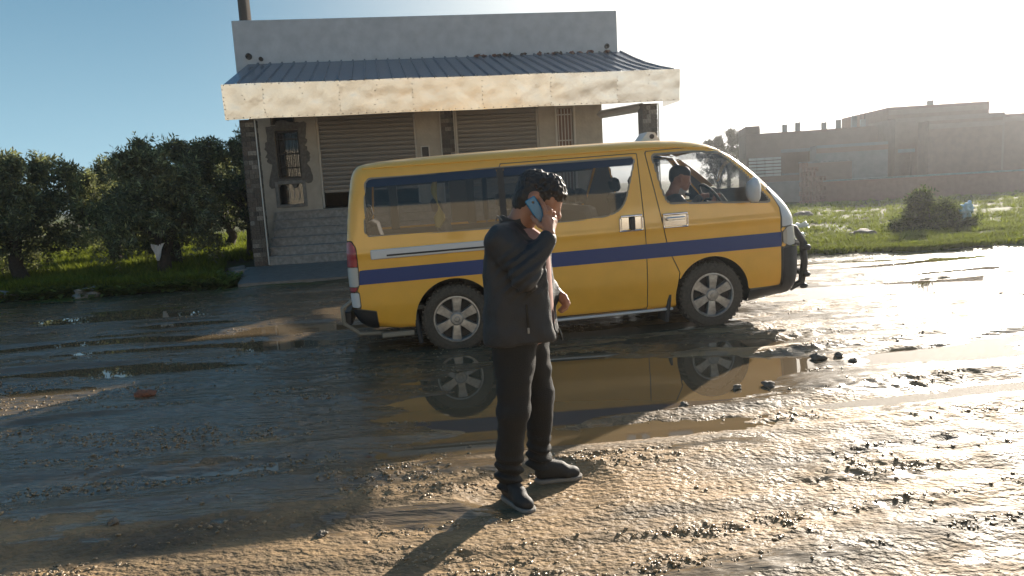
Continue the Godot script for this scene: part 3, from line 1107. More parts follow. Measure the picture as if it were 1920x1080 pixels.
# unseen houses added behind the viewer to fill the shade: a pale row that the sun strikes full on and the sheet metal and windows mirror
func build_bounce_houses() -> void:
	for k in 3:
		var h := thing("added_bounce_house", ["cream rendered house added out of view to bounce sun on the grey shop", "pale sand house added out of view to bounce sun on the minibus", "off-white house added out of view to bounce sun on shaded fronts"][k], "building", Vector3(-15.0 + 12.5 * k, 0.0, 11.5 + 0.8 * k))
		var mb := MB.new()
		var ht: float = [4.2, 5.6, 4.6][k]
		wall_with_openings(mb, 0.0, 11.5, 0.0, ht, -0.0, 0.25, [[1.2, 2.4, 0.0, 2.2], [3.6, 6.0, 0.0, 2.6], [7.6, 9.0, 1.0, 2.3]])
		put(mb.mesh(), "wall", [M.cream, M.sand, M.offwhite][k], h)
		put(box_mesh(Vector3(0.0, 0.0, 0.02), Vector3(0.25, ht - 0.01, 6.0)), "wall", M.cream, h)
		put(box_mesh(Vector3(11.25, 0.0, 0.02), Vector3(11.5, ht - 0.01, 6.0)), "wall", M.cream, h)
		put(box_mesh(Vector3(0.26, ht - 0.3, 0.02), Vector3(11.24, ht - 0.1, 6.0)), "roof_slab", M.concrete, h)
		put(box_mesh(Vector3(0.26, 0.0, 5.8), Vector3(11.24, ht - 0.31, 6.0)), "wall", M.cream, h)
		put(box_mesh(Vector3(3.6, 0.0, -0.14), Vector3(6.0, 2.6, -0.10)), "roller_shutter", M.shutter, h)
		put(box_mesh(Vector3(1.2, 0.0, -0.14), Vector3(2.4, 2.2, -0.10)), "door", M.iron, h)
		h.rotation.y = 0.0
		h.rotate_object_local(Vector3.UP, deg_to_rad(4.0))


func build_houses() -> void:
	# blocks: x0, x1, y0, y1, front z, back z, material
	var a := house("brick_house", "unfinished brown brick house with column stubs along its flat roof", Vector3(11.9, 0.05, -36.0), deg_to_rad(-12.0),
		[[0.0, 6.0, 0.0, 3.35, 0.0, -3.5, M.brick2], [-0.02, 0.65, 3.36, 3.72, 0.0, -3.5, M.brick2], [2.95, 6.0, 0.0, 2.55, 1.6, 0.0, M.render]],
		[[1.85, 3.35, -0.3, 0.36], [2.45, 3.35, -0.3, 0.42], [3.65, 3.35, -0.3, 0.34], [4.3, 3.35, -0.3, 0.42], [5.0, 3.35, -0.3, 0.55], [5.4, 3.35, -0.3, 0.36]],
		[[0, 1.75, 2.95, 1.35, 2.35, 0]])
	# a panel of pale louvre blocks by its corner
	for r in 6:
		for c in 4:
			put(box_mesh(Vector3(0.12 + c * 0.38, 1.25 + r * 0.16, 0.01), Vector3(0.12 + c * 0.38 + 0.36, 1.25 + r * 0.16 + 0.115, 0.09), 0.01), "louvre_block", M.trim, a)
	house("brick_house", "two-level brown brick house with plain upper block and narrow openings", Vector3(18.0, 0.05, -34.4), deg_to_rad(-5.0),
		[[0.0, 4.75, 0.0, 3.55, 0.9, -6.0, M.brick2], [0.1, 4.6, 3.56, 4.15, -0.1, -6.0, M.brick], [1.0, 4.1, 0.0, 3.3, 1.9, 0.9, M.brick]],
		[[2.2, 4.16, -0.6, 0.22]],
		[[0, 0.25, 0.75, 0.7, 2.0, 0]])
	house("brick_house", "long plain brown brick house at the far end of the field", Vector3(22.6, 0.05, -35.6), deg_to_rad(-5.0),
		[[0.0, 14.0, 0.0, 3.6, 0.0, -7.0, M.brick]],
		[],
		[[0, 8.2, 9.2, 1.0, 2.2, 0]])
	# the low wall before the houses, with a broken end of hollow bricks
	var w := thing("brick_wall", "low rendered brick wall with pale coping before the brick houses", "wall", Vector3(12.4, 0.06, -30.2), deg_to_rad(-4.0))
	put(box_mesh(Vector3(0.5, 0, -0.12), Vector3(16.0, 0.92, 0.12), 0.02), "wall_body", M.brick3, w)
	var x := 0.45
	while x < 16.0:
		put(box_mesh(Vector3(x, 0.923, -0.16), Vector3(x + 1.1, 0.985 + rng.randf_range(0, 0.01), 0.16), 0.012), "coping_slab", M.concrete, w)
		x += 1.11
	var e := thing("brick_stack", "ragged red hollow-brick end pier beside the low wall", "wall", Vector3(12.1, 0.06, -30.0), deg_to_rad(-4.0))
	# a hollow brick: four cells run through it
	var bm := MB.new()
	wall_with_openings(bm, 0.0, 0.29, 0.0, 0.185, 0.2, 0.2, [[0.025, 0.135, 0.025, 0.085], [0.155, 0.265, 0.025, 0.085], [0.025, 0.135, 0.10, 0.16], [0.155, 0.265, 0.10, 0.16]])
	var brick := bm.mesh()
	for r in 9:
		for c in (3 if r < 6 else (2 if r < 8 else 1)):
			put(brick, "hollow_brick", M.brick3, e, Vector3(c * 0.3 + (0.12 if r % 2 else 0.0), r * 0.195, rng.randf_range(-0.03, 0.03)))
	var g := thing("yard_wall", "grey-green rendered yard wall joining the brick pier and house", "wall", Vector3(12.6, 0.05, -33.0), deg_to_rad(-4.0))
	put(box_mesh(Vector3(-1.6, 0, -0.1), Vector3(0.7, 1.0, 0.1), 0.015), "wall_body", M.render, g)
	put(box_mesh(Vector3(0.72, 0, -0.1), Vector3(3.0, 1.75, 0.1), 0.015), "wall_body", M.brick2, g)
	put(box_mesh(Vector3(0.70, 1.752, -0.14), Vector3(3.02, 1.82, 0.14), 0.01), "coping_slab", M.concrete, g)


# ------------------------------------------------------------------ the minibus
var v_out := PackedVector2Array()
var v_d := PackedFloat32Array()
const VX0 := -2.02
const VY0 := 0.14
const VS := 0.02
const VNX := 232
const VNY := 88


func chaikin(p: Array, times := 2) -> PackedVector2Array:
	var q := PackedVector2Array(p)
	for t in times:
		var r := PackedVector2Array()
		for i in q.size():
			var a := q[i]
			var b := q[(i + 1) % q.size()]
			r.append(a.lerp(b, 0.25))
			r.append(a.lerp(b, 0.75))
		q = r
	return q


func rounded(p: Array, r: float) -> PackedVector2Array:
	var out := PackedVector2Array()
	var n := p.size()
	for i in n:
		var c: Vector2 = p[i]
		var a: Vector2 = p[(i - 1 + n) % n]
		var b: Vector2 = p[(i + 1) % n]
		var ra := minf(r, c.distance_to(a) * 0.45)
		var rb := minf(r, c.distance_to(b) * 0.45)
		var s := c + (a - c).normalized() * ra
		var e := c + (b - c).normalized() * rb
		for k in 5:
			var t := k / 4.0
			out.append(s.lerp(c, t).lerp(c.lerp(e, t), t))
	return out


func sd_poly(p: Vector2, v: PackedVector2Array) -> float:
	var d := 1e9
	var s := 1.0
	var n := v.size()
	var j := n - 1
	for i in n:
		var e := v[j] - v[i]
		var w := p - v[i]
		var t := clampf(w.dot(e) / e.dot(e), 0.0, 1.0)
		d = minf(d, (w - e * t).length_squared())
		var c1 := p.y >= v[i].y
		var c2 := p.y < v[j].y
		var c3 := e.x * w.y > e.y * w.x
		if (c1 and c2 and c3) or (not c1 and not c2 and not c3):
			s = -s
		j = i
	return s * sqrt(d)


func van_depth(x: float, y: float) -> float:
	var fx := clampf((x - VX0) / VS, 0.0, VNX - 1.001)
	var fy := clampf((y - VY0) / VS, 0.0, VNY - 1.001)
	var i := int(fx)
	var j := int(fy)
	fx -= i
	fy -= j
	var k := j * VNX + i
	return lerpf(lerpf(v_d[k], v_d[k + 1], fx), lerpf(v_d[k + VNX], v_d[k + VNX + 1], fx), fy)


func van_edge_round(x: float, y: float) -> float:
	var r := 0.05
	r = lerpf(r, 0.15, smoothstep(1.1, 1.6, y))
	r = lerpf(r, 0.20, smoothstep(1.9, 2.3, x))
	r = lerpf(r, 0.10, smoothstep(-1.5, -1.7, x) * smoothstep(1.7, 1.4, y))
	return r


func van_half(y: float) -> float:
	var w := 0.80 + 0.045 * smoothstep(0.15, 0.55, y)
	w -= 0.010 * smoothstep(0.62, 0.66, y) * 0.0
	w -= 0.085 * pow(clampf((y - 1.02) / 0.75, 0.0, 1.2), 1.25)
	return w


func van_z(x: float, y: float) -> float:
	var d := maxf(van_depth(x, y), 0.0)
	var r := van_edge_round(x, y)
	var w := van_half(y)
	# a soft crease below the windows
	w += 0.006 * exp(-pow((y - 1.0) / 0.035, 2.0))
	if d < r:
		w -= r - sqrt(maxf(r * r - (r - d) * (r - d), 0.0))
	return w


func van_n(x: float, y: float) -> Vector3:
	var e := 0.012
	return Vector3(-(van_z(x + e, y) - van_z(x - e, y)) / (2 * e), -(van_z(x, y + e) - van_z(x, y - e)) / (2 * e), 1.0).normalized()


# the part of the side skin where inside(p) < 0, clipped cleanly along its edge
func van_skin(inside: Callable, lo: Vector2, hi: Vector2, off: float, both := true) -> ArrayMesh:
	var mb := MB.new()
	var step := VS
	var nx := int(ceil((hi.x - lo.x) / step))
	var ny := int(ceil((hi.y - lo.y) / step))
	var val := PackedFloat32Array()
	val.resize((nx + 1) * (ny + 1))
	for j in ny + 1:
		for i in nx + 1:
			val[j * (nx + 1) + i] = inside.call(Vector2(lo.x + i * step, lo.y + j * step))
	for j in ny:
		for i in nx:
			var q := [Vector2i(i, j), Vector2i(i + 1, j), Vector2i(i + 1, j + 1), Vector2i(i, j + 1)]
			for t in [[0, 1, 2], [0, 2, 3]]:
				var poly := PackedVector2Array()
				for e in 3:
					var a: Vector2i = q[t[e]]
					var b: Vector2i = q[t[(e + 1) % 3]]
					var va := val[a.y * (nx + 1) + a.x]
					var vb := val[b.y * (nx + 1) + b.x]
					var pa := lo + Vector2(a) * step
					var pb := lo + Vector2(b) * step
					if va < 0:
						poly.append(pa)
					if (va < 0) != (vb < 0):
						poly.append(pa.lerp(pb, va / (va - vb)))
				for k in range(1, poly.size() - 1):
					var P := []
					var N := []
					for p in [poly[0], poly[k], poly[k + 1]]:
						var nn := van_n(p.x, p.y)
						P.append(Vector3(p.x, p.y, van_z(p.x, p.y)) + nn * off)
						N.append(nn)
					mb.tri_n(P[0], P[1], P[2], N[0], N[1], N[2])
					if both:
						var f := Vector3(1, 1, -1)
						mb.tri_n(P[0] * f, P[1] * f, P[2] * f, N[0] * f, N[1] * f, N[2] * f)
	return mb.mesh()


func mirrored(m: ArrayMesh) -> ArrayMesh:
	var a := m.surface_get_arrays(0)
	var v: PackedVector3Array = a[Mesh.ARRAY_VERTEX]
	var n: PackedVector3Array = a[Mesh.ARRAY_NORMAL]
	var idx: PackedInt32Array = a[Mesh.ARRAY_INDEX]
	for i in v.size():
		v[i].z = -v[i].z
		n[i].z = -n[i].z
	for i in range(0, idx.size(), 3):
		var t := idx[i]
		idx[i] = idx[i + 1]
		idx[i + 1] = t
	a[Mesh.ARRAY_VERTEX] = v
	a[Mesh.ARRAY_NORMAL] = n
	a[Mesh.ARRAY_INDEX] = idx
	var out := ArrayMesh.new()
	out.add_surface_from_arrays(Mesh.PRIMITIVE_TRIANGLES, a)
	return out


# the same panel on both sides, each a part of its own
func pair(called: String, m: Material, inside: Callable, box: Array, off: float, parents: Array) -> Array:
	var near := van_skin(inside, box[0], box[1], off, false)
	return [put(near, called, m, parents[0]), put(mirrored(near), called, m, parents[1])]


func bounds(v: PackedVector2Array, grow := 0.04) -> Array:
	var lo := v[0]
	var hi := v[0]
	for p in v:
		lo = lo.min(p)
		hi = hi.max(p)
	return [lo - Vector2.ONE * grow, hi + Vector2.ONE * grow]


func van_wheel(parent: Node3D, at: Vector3, side: float) -> void:
	var w := Node3D.new()
	w.name = "wheel"
	parent.add_child(w, true)
	w.position = at
	if side < 0:
		w.rotation.y = PI
	w.rotate_object_local(Vector3.BACK, PI / 2 - 0.08)
	var R := 0.325
	var mb := MB.new()
	mb.lathe([Vector2(0.215, -0.10), Vector2(0.26, -0.105), Vector2(0.30, -0.098), Vector2(R - 0.006, -0.082), Vector2(R, -0.06), Vector2(R + 0.002, 0.0), Vector2(R, 0.06), Vector2(R - 0.006, 0.082), Vector2(0.302, 0.098), Vector2(0.285, 0.102), Vector2(0.262, 0.107), Vector2(0.245, 0.106), Vector2(0.225, 0.098), Vector2(0.212, 0.085)], 48)
	for k in 40:
		for r in 3:
			var a := TAU * (k + 0.33 * r) / 40.0
			mb.tr = Transform3D(Basis(Vector3.BACK, a), Vector3.ZERO)
			mb.box(Vector3(R - 0.012, -0.016, -0.085 + 0.06 * r), Vector3(R + 0.009, 0.014, -0.035 + 0.06 * r), 0.004)
	put(mb.mesh(), "tyre", M.rubber, w)
	mb = MB.new()
	mb.lathe([Vector2(0.222, 0.092), Vector2(0.222, 0.104), Vector2(0.208, 0.106), Vector2(0.200, 0.096), Vector2(0.196, 0.03)], 40)
	put(mb.mesh(), "rim", M.silver, w)
	mb = MB.new()
	mb.lathe([Vector2(0.20, 0.034), Vector2(0.14, 0.028), Vector2(0.001, 0.028)], 32)
	put(mb.mesh(), "wheel_disc", M.plastic, w)
	for k in 6:
		var a := TAU * k / 6.0
		mb = MB.new()
		mb.tr = Transform3D(Basis(Vector3.BACK, a), Vector3.ZERO)
		var s := [[0.045, 0.040, 0.092], [0.09, 0.038, 0.098], [0.16, 0.045, 0.100], [0.205, 0.052, 0.097]]
		for i in 3:
			var p: Array = s[i]
			var q: Array = s[i + 1]
			mb.quad(Vector3(p[0], -p[1] + 0.006, p[2]), Vector3(q[0], -q[1] + 0.006, q[2]), Vector3(q[0], q[1] - 0.006, q[2]), Vector3(p[0], p[1] - 0.006, p[2]))
			for sg in [-1.0, 1.0]:
				mb.quad(Vector3(p[0], sg * (p[1] - 0.006), p[2]), Vector3(q[0], sg * (q[1] - 0.006), q[2]), Vector3(q[0], sg * q[1], q[2] - 0.008), Vector3(p[0], sg * p[1], p[2] - 0.008))
				mb.quad(Vector3(p[0], sg * p[1], p[2] - 0.008), Vector3(q[0], sg * q[1], q[2] - 0.008), Vector3(q[0], sg * q[1], 0.04), Vector3(p[0], sg * p[1], 0.04))
		put(mb.mesh(), "spoke", M.silver, w)
	mb = MB.new()
	mb.lathe([Vector2(0.001, 0.114), Vector2(0.022, 0.113), Vector2(0.028, 0.108), Vector2(0.052, 0.106), Vector2(0.062, 0.098), Vector2(0.064, 0.05)], 24)
	put(mb.mesh(), "hub_cap", M.silver, w)


func van_seat(parent: Node3D, x: float, z0: float, z1: float, y := 0.62, cover := false) -> void:
	var s := Node3D.new()
	s.name = "seat"
	parent.add_child(s, true)
	put(box_mesh(Vector3(x - 0.06, y - 0.16, z0), Vector3(x + 0.42, y, z1), 0.04), "cushion", M.seat, s)
	var mb := MB.new()
	mb.tr = Transform3D(Basis(Vector3.BACK, deg_to_rad(12.0)), Vector3(x - 0.06, y, 0))
	mb.box(Vector3(-0.07, -0.03, z0), Vector3(0.05, 0.56, z1), 0.045)
	put(mb.mesh(), "backrest", M.seat_pale if cover else M.seat, s)
	var n := maxi(1, int(round((z1 - z0) / 0.45)))
	for k in n:
		var zc := z0 + (k + 0.5) * (z1 - z0) / n
		mb = MB.new()
		mb.tr = Transform3D(Basis(Vector3.BACK, deg_to_rad(12.0)), Vector3(x - 0.06, y, 0))
		mb.box(Vector3(-0.06, 0.58, zc - 0.12), Vector3(0.02, 0.74, zc + 0.12), 0.035)
		put(mb.mesh(), "headrest", M.seat, s)


func build_van() -> void:
	var yaw := deg_to_rad(VAN_YAW)
	var nrm := Vector3(sin(yaw), 0, cos(yaw))
	var van := thing("minibus", "yellow minibus with blue stripe, tinted windows and muddy wheels", "van", Vector3(0.437, 0.0, -6.847) - nrm * 0.845)
	van.basis = Basis(Vector3.UP, yaw) * Basis(Vector3.BACK, deg_to_rad(1.2))
	v_out = chaikin([Vector2(-1.702, 0.27), Vector2(-1.85, 0.32), Vector2(-1.935, 0.449), Vector2(-1.940, 0.674), Vector2(-1.941, 0.898), Vector2(-1.918, 1.190), Vector2(-1.87, 1.526), Vector2(-1.825, 1.76), Vector2(-1.72, 1.83), Vector2(-0.964, 1.852), Vector2(-0.087, 1.862), Vector2(0.982, 1.858), Vector2(1.475, 1.825), Vector2(1.77, 1.735), Vector2(2.045, 1.530), Vector2(2.345, 1.248), Vector2(2.49, 1.060), Vector2(2.516, 0.918), Vector2(2.522, 0.813), Vector2(2.530, 0.651), Vector2(2.524, 0.246), Vector2(2.318, 0.206), Vector2(1.949, 0.195), Vector2(0.0, 0.205)], 2)
	v_d.resize(VNX * VNY)
	for j in VNY:
		for i in VNX:
			v_d[j * VNX + i] = -sd_poly(Vector2(VX0 + i * VS, VY0 + j * VS), v_out)
	var rear_c := Vector2(-0.975, 0.315)
	var front_c := Vector2(1.577, 0.300)
	var P := {}
	P.rear_window = rounded([Vector2(-1.750, 1.155), Vector2(-1.700, 1.682), Vector2(-0.451, 1.692), Vector2(0.865, 1.700), Vector2(0.835, 1.60), Vector2(0.735, 1.285), Vector2(0.66, 1.195), Vector2(0.53, 1.158), Vector2(0.35, 1.147), Vector2(-0.493, 1.138)], 0.07)
	P.driver_window = rounded([Vector2(1.026, 1.712), Vector2(1.40, 1.712), Vector2(1.735, 1.685), Vector2(1.99, 1.43), Vector2(2.215, 1.165), Vector2(1.70, 1.20), Vector2(1.155, 1.232), Vector2(1.115, 1.33)], 0.05)
	P.sliding = PackedVector2Array([Vector2(-0.45, 1.728), Vector2(0.885, 1.733), Vector2(0.912, 0.85), Vector2(0.906, 0.215), Vector2(-0.45, 0.225)])
	P.front_door = PackedVector2Array([Vector2(0.965, 1.745), Vector2(1.50, 1.755), Vector2(1.79, 1.695), Vector2(2.30, 1.16), Vector2(2.304, 0.72), Vector2(2.30, 0.32), Vector2(1.2, 0.30), Vector2(1.24, 0.55), Vector2(1.13, 0.80)])
	P.stripe = PackedVector2Array([Vector2(-1.832, 0.850), Vector2(2.304, 0.860), Vector2(2.300, 0.716), Vector2(-1.845, 0.716)])
	P.headlight = chaikin([Vector2(2.312, 0.902), Vector2(2.56, 0.925), Vector2(2.56, 0.728), Vector2(2.325, 0.712)], 1)
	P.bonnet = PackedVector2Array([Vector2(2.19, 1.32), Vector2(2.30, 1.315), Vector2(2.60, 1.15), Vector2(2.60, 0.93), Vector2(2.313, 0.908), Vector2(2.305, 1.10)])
	P.front_bumper = PackedVector2Array([Vector2(2.31, 0.706), Vector2(2.60, 0.722), Vector2(2.60, 0.15), Vector2(1.93, 0.15), Vector2(1.955, 0.305), Vector2(2.305, 0.318)])
	P.rear_bumper = PackedVector2Array([Vector2(-2.05, 0.50), Vector2(-1.90, 0.497), Vector2(-1.715, 0.455), Vector2(-1.70, 0.15), Vector2(-2.05, 0.15)])
	P.tail = chaikin([Vector2(-1.97, 1.125), Vector2(-1.845, 1.120), Vector2(-1.838, 0.888), Vector2(-1.850, 0.650), Vector2(-1.97, 0.650)], 1)
	P.tail_white = PackedVector2Array([Vector2(-1.97, 0.646), Vector2(-1.853, 0.646), Vector2(-1.85, 0.50), Vector2(-1.97, 0.505)])
	var arch := func(p: Vector2) -> float: return maxf(0.385 - p.distance_to(rear_c), 0.380 - p.distance_to(front_c))
	var shell := func(p: Vector2) -> float: return maxf(-van_depth(p.x, p.y) + 0.0005, arch.call(p))
	var panes := func(p: Vector2) -> float: return maxf(-sd_poly(p, P.rear_window) if p.y > 1.05 and p.x < 0.95 else -0.1, -sd_poly(p, P.driver_window) if p.y > 1.05 and p.x > 0.9 else -0.1)
	var gap := 0.0045
	var lo := Vector2(VX0 + 0.02, VY0 + 0.01)
	var hi := Vector2(2.58, 1.88)
	var cut := [P.sliding, P.front_door, P.headlight, P.bonnet, P.front_bumper, P.rear_bumper, P.tail, P.tail_white]
	var boxes := []
	for c in cut:
		boxes.append(bounds(c))
	var body_in := func(p: Vector2) -> float:
		var s: float = maxf(shell.call(p), panes.call(p))
		for k in cut.size():
			if s > 0.03:
				break
			var bb: Array = boxes[k]
			if p.x > bb[0].x and p.x < bb[1].x and p.y > bb[0].y and p.y < bb[1].y:
				s = maxf(s, gap - sd_poly(p, cut[k]))
		return s
	var front_parts := func(p: Vector2) -> float:
		var s := -1.0
		for c in [P.headlight, P.bonnet, P.front_bumper]:
			s = maxf(s, gap - sd_poly(p, c))
		return s
	var body := put(van_skin(body_in, lo, hi, 0.0), "body", M.paint, van)
	var two_doors := [van, van]
	var sl: Node3D = pair("sliding_door", M.paint, func(p: Vector2) -> float: return maxf(maxf(shell.call(p), panes.call(p)), sd_poly(p, P.sliding) + gap), bounds(P.sliding), 0.002, two_doors)[0]
	var fd: Node3D = pair("front_door", M.paint, func(p: Vector2) -> float: return maxf(maxf(maxf(shell.call(p), panes.call(p)), sd_poly(p, P.front_door) + gap), front_parts.call(p) if p.x > 1.85 else -1.0), bounds(P.front_door), 0.001, two_doors)[0]
	# dark shell behind the door gaps
	put(van_skin(func(p: Vector2) -> float: return maxf(shell.call(p) + 0.03, panes.call(p) + 0.02), lo, hi, -0.022), "inner_shell", M.trim_in, van)
	var two := [van, van]
	pair("blue_stripe", M.blue, func(p: Vector2) -> float: return maxf(maxf(sd_poly(p, P.stripe), shell.call(p)), front_parts.call(p) if p.x > 2.2 else -1.0), bounds(P.stripe), 0.0045, two)
	var wb := bounds(P.rear_window)
	var db := bounds(P.driver_window)
	var rw := pair("side_window", M.glass, func(p: Vector2) -> float: return maxf(sd_poly(p, P.rear_window), p.x + 0.468), wb, -0.006, two)
	var sw2 := pair("sliding_window", M.glass, func(p: Vector2) -> float: return maxf(sd_poly(p, P.rear_window), -0.432 - p.x), wb, -0.006, two)
	pair("window_seal", M.seal, func(p: Vector2) -> float: return absf(sd_poly(p, P.rear_window)) - 0.009, wb, 0.005, rw)
	pair("pillar", M.plastic, func(p: Vector2) -> float: return maxf(sd_poly(p, P.rear_window) + 0.004, absf(p.x + 0.45) - 0.030), [Vector2(-0.55, 1.1), Vector2(-0.35, 1.74)], -0.002, rw)
	# tinted band printed along the top of the glass
	pair("sun_strip", M.navy, func(p: Vector2) -> float: return maxf(maxf(sd_poly(p, P.rear_window) + 0.004, 1.618 + 0.01 * p.x - p.y), p.x + 0.485), [Vector2(-1.8, 1.56), Vector2(-0.4, 1.74)], -0.004, rw)
	pair("sun_strip", M.navy, func(p: Vector2) -> float: return maxf(maxf(sd_poly(p, P.rear_window) + 0.004, 1.618 + 0.01 * p.x - p.y), -0.415 - p.x), [Vector2(-0.5, 1.56), Vector2(0.92, 1.74)], -0.004, sw2)
	var dw := pair("door_window", M.glass_front, func(p: Vector2) -> float: return sd_poly(p, P.driver_window), db, -0.006, two)
	pair("window_seal", M.seal, func(p: Vector2) -> float: return absf(sd_poly(p, P.driver_window)) - 0.011, db, 0.005, dw)
	pair("sun_strip", M.glass, func(p: Vector2) -> float: return maxf(sd_poly(p, P.driver_window) + 0.004, 1.645 - 0.02 * (p.x - 1.0) - p.y), [Vector2(1.0, 1.6), Vector2(1.9, 1.76)], -0.004, dw)
	pair("quarter_panel", M.plastic, func(p: Vector2) -> float: return maxf(sd_poly(p, P.driver_window) + 0.004, 2.03 - p.x - (p.y - 1.2) * 0.1), [Vector2(1.9, 1.1), Vector2(2.25, 1.5)], -0.001, dw)
	pair("bonnet_glare_corner", M.pale, func(p: Vector2) -> float: return maxf(shell.call(p), sd_poly(p, P.bonnet) + gap), bounds(P.bonnet), 0.001, two)  # sun glare on the bonnet put into the colour as pale paint
	var hl := pair("headlight", M.lens, func(p: Vector2) -> float: return maxf(shell.call(p), sd_poly(p, P.headlight) + 0.003), bounds(P.headlight), 0.004, two)
	pair("indicator", M.amber, func(p: Vector2) -> float: return maxf(shell.call(p), maxf(absf(p.x - 2.345) - 0.02, absf(p.y - 0.81) - 0.07)), [Vector2(2.3, 0.7), Vector2(2.4, 0.92)], 0.006, hl)
	pair("bumper_corner", M.plastic, func(p: Vector2) -> float: return maxf(maxf(-van_depth(p.x, p.y), 0.380 - p.distance_to(front_c)), sd_poly(p, P.front_bumper) + 0.003), bounds(P.front_bumper), 0.02, two)
	pair("rear_bumper", M.plastic, func(p: Vector2) -> float: return maxf(shell.call(p), sd_poly(p, P.rear_bumper) + 0.003), bounds(P.rear_bumper), 0.008, two)
	var tl := pair("tail_light", M.red, func(p: Vector2) -> float: return maxf(maxf(shell.call(p), sd_poly(p, P.tail) + 0.003), 0.885 - p.y), bounds(P.tail), 0.006, two)
	pair("reversing_lens", M.lens, func(p: Vector2) -> float: return maxf(maxf(maxf(shell.call(p), sd_poly(p, P.tail) + 0.003), p.y - 0.88), 0.70 - p.y), bounds(P.tail), 0.006, tl)
	pair("reflector", M.red, func(p: Vector2) -> float: return maxf(maxf(shell.call(p), sd_poly(p, P.tail) + 0.003), p.y - 0.695), bounds(P.tail), 0.006, tl)
	pair("corner_panel", M.pale, func(p: Vector2) -> float: return maxf(shell.call(p), sd_poly(p, P.tail_white) + 0.003), bounds(P.tail_white), 0.003, two)
	# --- the closed band of roof, screen, nose, floor and tail between the two sides
	var bands := {"roof": MB.new(), "windscreen": MB.new(), "front_panel": MB.new(), "front_bumper": MB.new(), "underbody": MB.new(), "tailgate": MB.new(), "rear_screen": MB.new()}
	var n := v_out.size()
	for i in n:
		var a := v_out[i]
		var b := v_out[(i + 1) % n]
		var m := (a + b) / 2
		var key := "roof"
		if m.y < 0.34 and m.x < 2.4:
			key = "underbody"
		elif m.x > 1.80 and m.y > 1.27:
			key = "windscreen"
		elif m.x > 2.2:
			key = "front_panel" if m.y > 0.70 else "front_bumper"
		elif m.x < -1.8 and m.y < 1.80:
			key = "rear_screen" if m.y > 1.15 and m.y < 1.68 else "tailgate"
		var mb: MB = bands[key]
		var za := van_half(a.y) - van_edge_round(a.x, a.y)
		var zb := van_half(b.y) - van_edge_round(b.x, b.y)
		var na := (v_out[(i + 1) % n] - v_out[(i - 1 + n) % n]).orthogonal().normalized()
		var nb := (v_out[(i + 2) % n] - a).orthogonal().normalized()
		if sd_poly(m + na * 0.01, v_out) < 0:
			na = -na
			nb = -nb
		var seg := 8
		for k in seg:
			var s0 := -1.0 + 2.0 * k / seg
			var s1 := -1.0 + 2.0 * (k + 1) / seg
			var crown := 0.022 if key in ["roof", "windscreen", "front_panel", "front_bumper"] else 0.0
			var c0 := crown * (1.0 - s0 * s0)
			var c1 := crown * (1.0 - s1 * s1)
			var A0 := Vector3(a.x + na.x * c0, a.y + na.y * c0, za * s0)
			var A1 := Vector3(a.x + na.x * c1, a.y + na.y * c1, za * s1)
			var B0 := Vector3(b.x + nb.x * c0, b.y + nb.y * c0, zb * s0)
			var B1 := Vector3(b.x + nb.x * c1, b.y + nb.y * c1, zb * s1)
			var N0 := Vector3(na.x, na.y, s0 * 0.08).normalized()
			var N1 := Vector3(na.x, na.y, s1 * 0.08).normalized()
			var O0 := Vector3(nb.x, nb.y, s0 * 0.08).normalized()
			var O1 := Vector3(nb.x, nb.y, s1 * 0.08).normalized()
			mb.quad_n(A0, A1, B1, B0, N0, N1, O1, O0)
	var mats := {"roof": M.paint, "windscreen": M.glass_front, "front_panel": M.pale, "front_bumper": M.plastic, "underbody": M.plastic, "tailgate": M.paint, "rear_screen": M.glass}  # front_panel carries the same painted-in bonnet glare
	for k in bands:
		put(bands[k].mesh(), k, mats[k], van)
	# --- roof gutter, slide rail, sill strip
	var g0 := []
	for k in 22:
		var x := -1.72 + 3.35 * k / 21.0
		g0.append(Vector3(x, 1.775 - 0.04 * smoothstep(1.1, 1.7, x), van_z(x, 1.775 - 0.04 * smoothstep(1.1, 1.7, x)) + 0.004))
	put(tube_mesh(g0, 0.009, 6), "roof_gutter", M.paint, van)
	var rail := Node3D.new()
	rail.name = "slide_rail"
	van.add_child(rail)
	put(box_mesh(Vector3(-1.715, 0.94, 0.84), Vector3(-0.50, 1.03, 0.862), 0.008), "rail_cover", M.pale, rail)
	put(box_mesh(Vector3(-1.57, 0.962, 0.863), Vector3(-0.50, 0.978, 0.866)), "rail_groove", M.dark, rail)
	put(box_mesh(Vector3(-1.69, 0.185, 0.70), Vector3(-1.38, 0.235, 0.79), 0.01), "rear_sill", M.seal, van)
	put(box_mesh(Vector3(-0.58, 0.178, 0.74), Vector3(1.17, 0.203, 0.815), 0.008), "sill_strip", M.pale, van)
	# --- handles
	var h1 := Node3D.new()
	h1.name = "handle"
	fd.add_child(h1)
	for f in [[1.085, 1.34, 1.118, 1.138], [1.085, 1.345, 0.995, 1.010], [1.085, 1.105, 1.012, 1.116], [1.325, 1.345, 1.012, 1.116]]:
		put(box_mesh(Vector3(f[0], f[2], 0.835), Vector3(f[1], f[3], 0.872), 0.007), "bezel", M.chrome, h1)
	put(box_mesh(Vector3(1.105, 1.012, 0.835), Vector3(1.325, 1.116, 0.852)), "cup", M.chrome, h1)
	put(box_mesh(Vector3(1.12, 1.065, 0.862), Vector3(1.31, 1.10, 0.884), 0.01), "grip", M.chrome, h1)
	var h2 := Node3D.new()
	h2.name = "handle"
	sl.add_child(h2)
	for f in [[0.665, 0.885, 1.132, 1.152], [0.645, 0.895, 0.995, 1.012], [0.65, 0.675, 1.014, 1.130], [0.87, 0.893, 1.014, 1.130]]:
		put(box_mesh(Vector3(f[0], f[2], 0.835), Vector3(f[1], f[3], 0.872), 0.008), "bezel", M.chrome, h2)
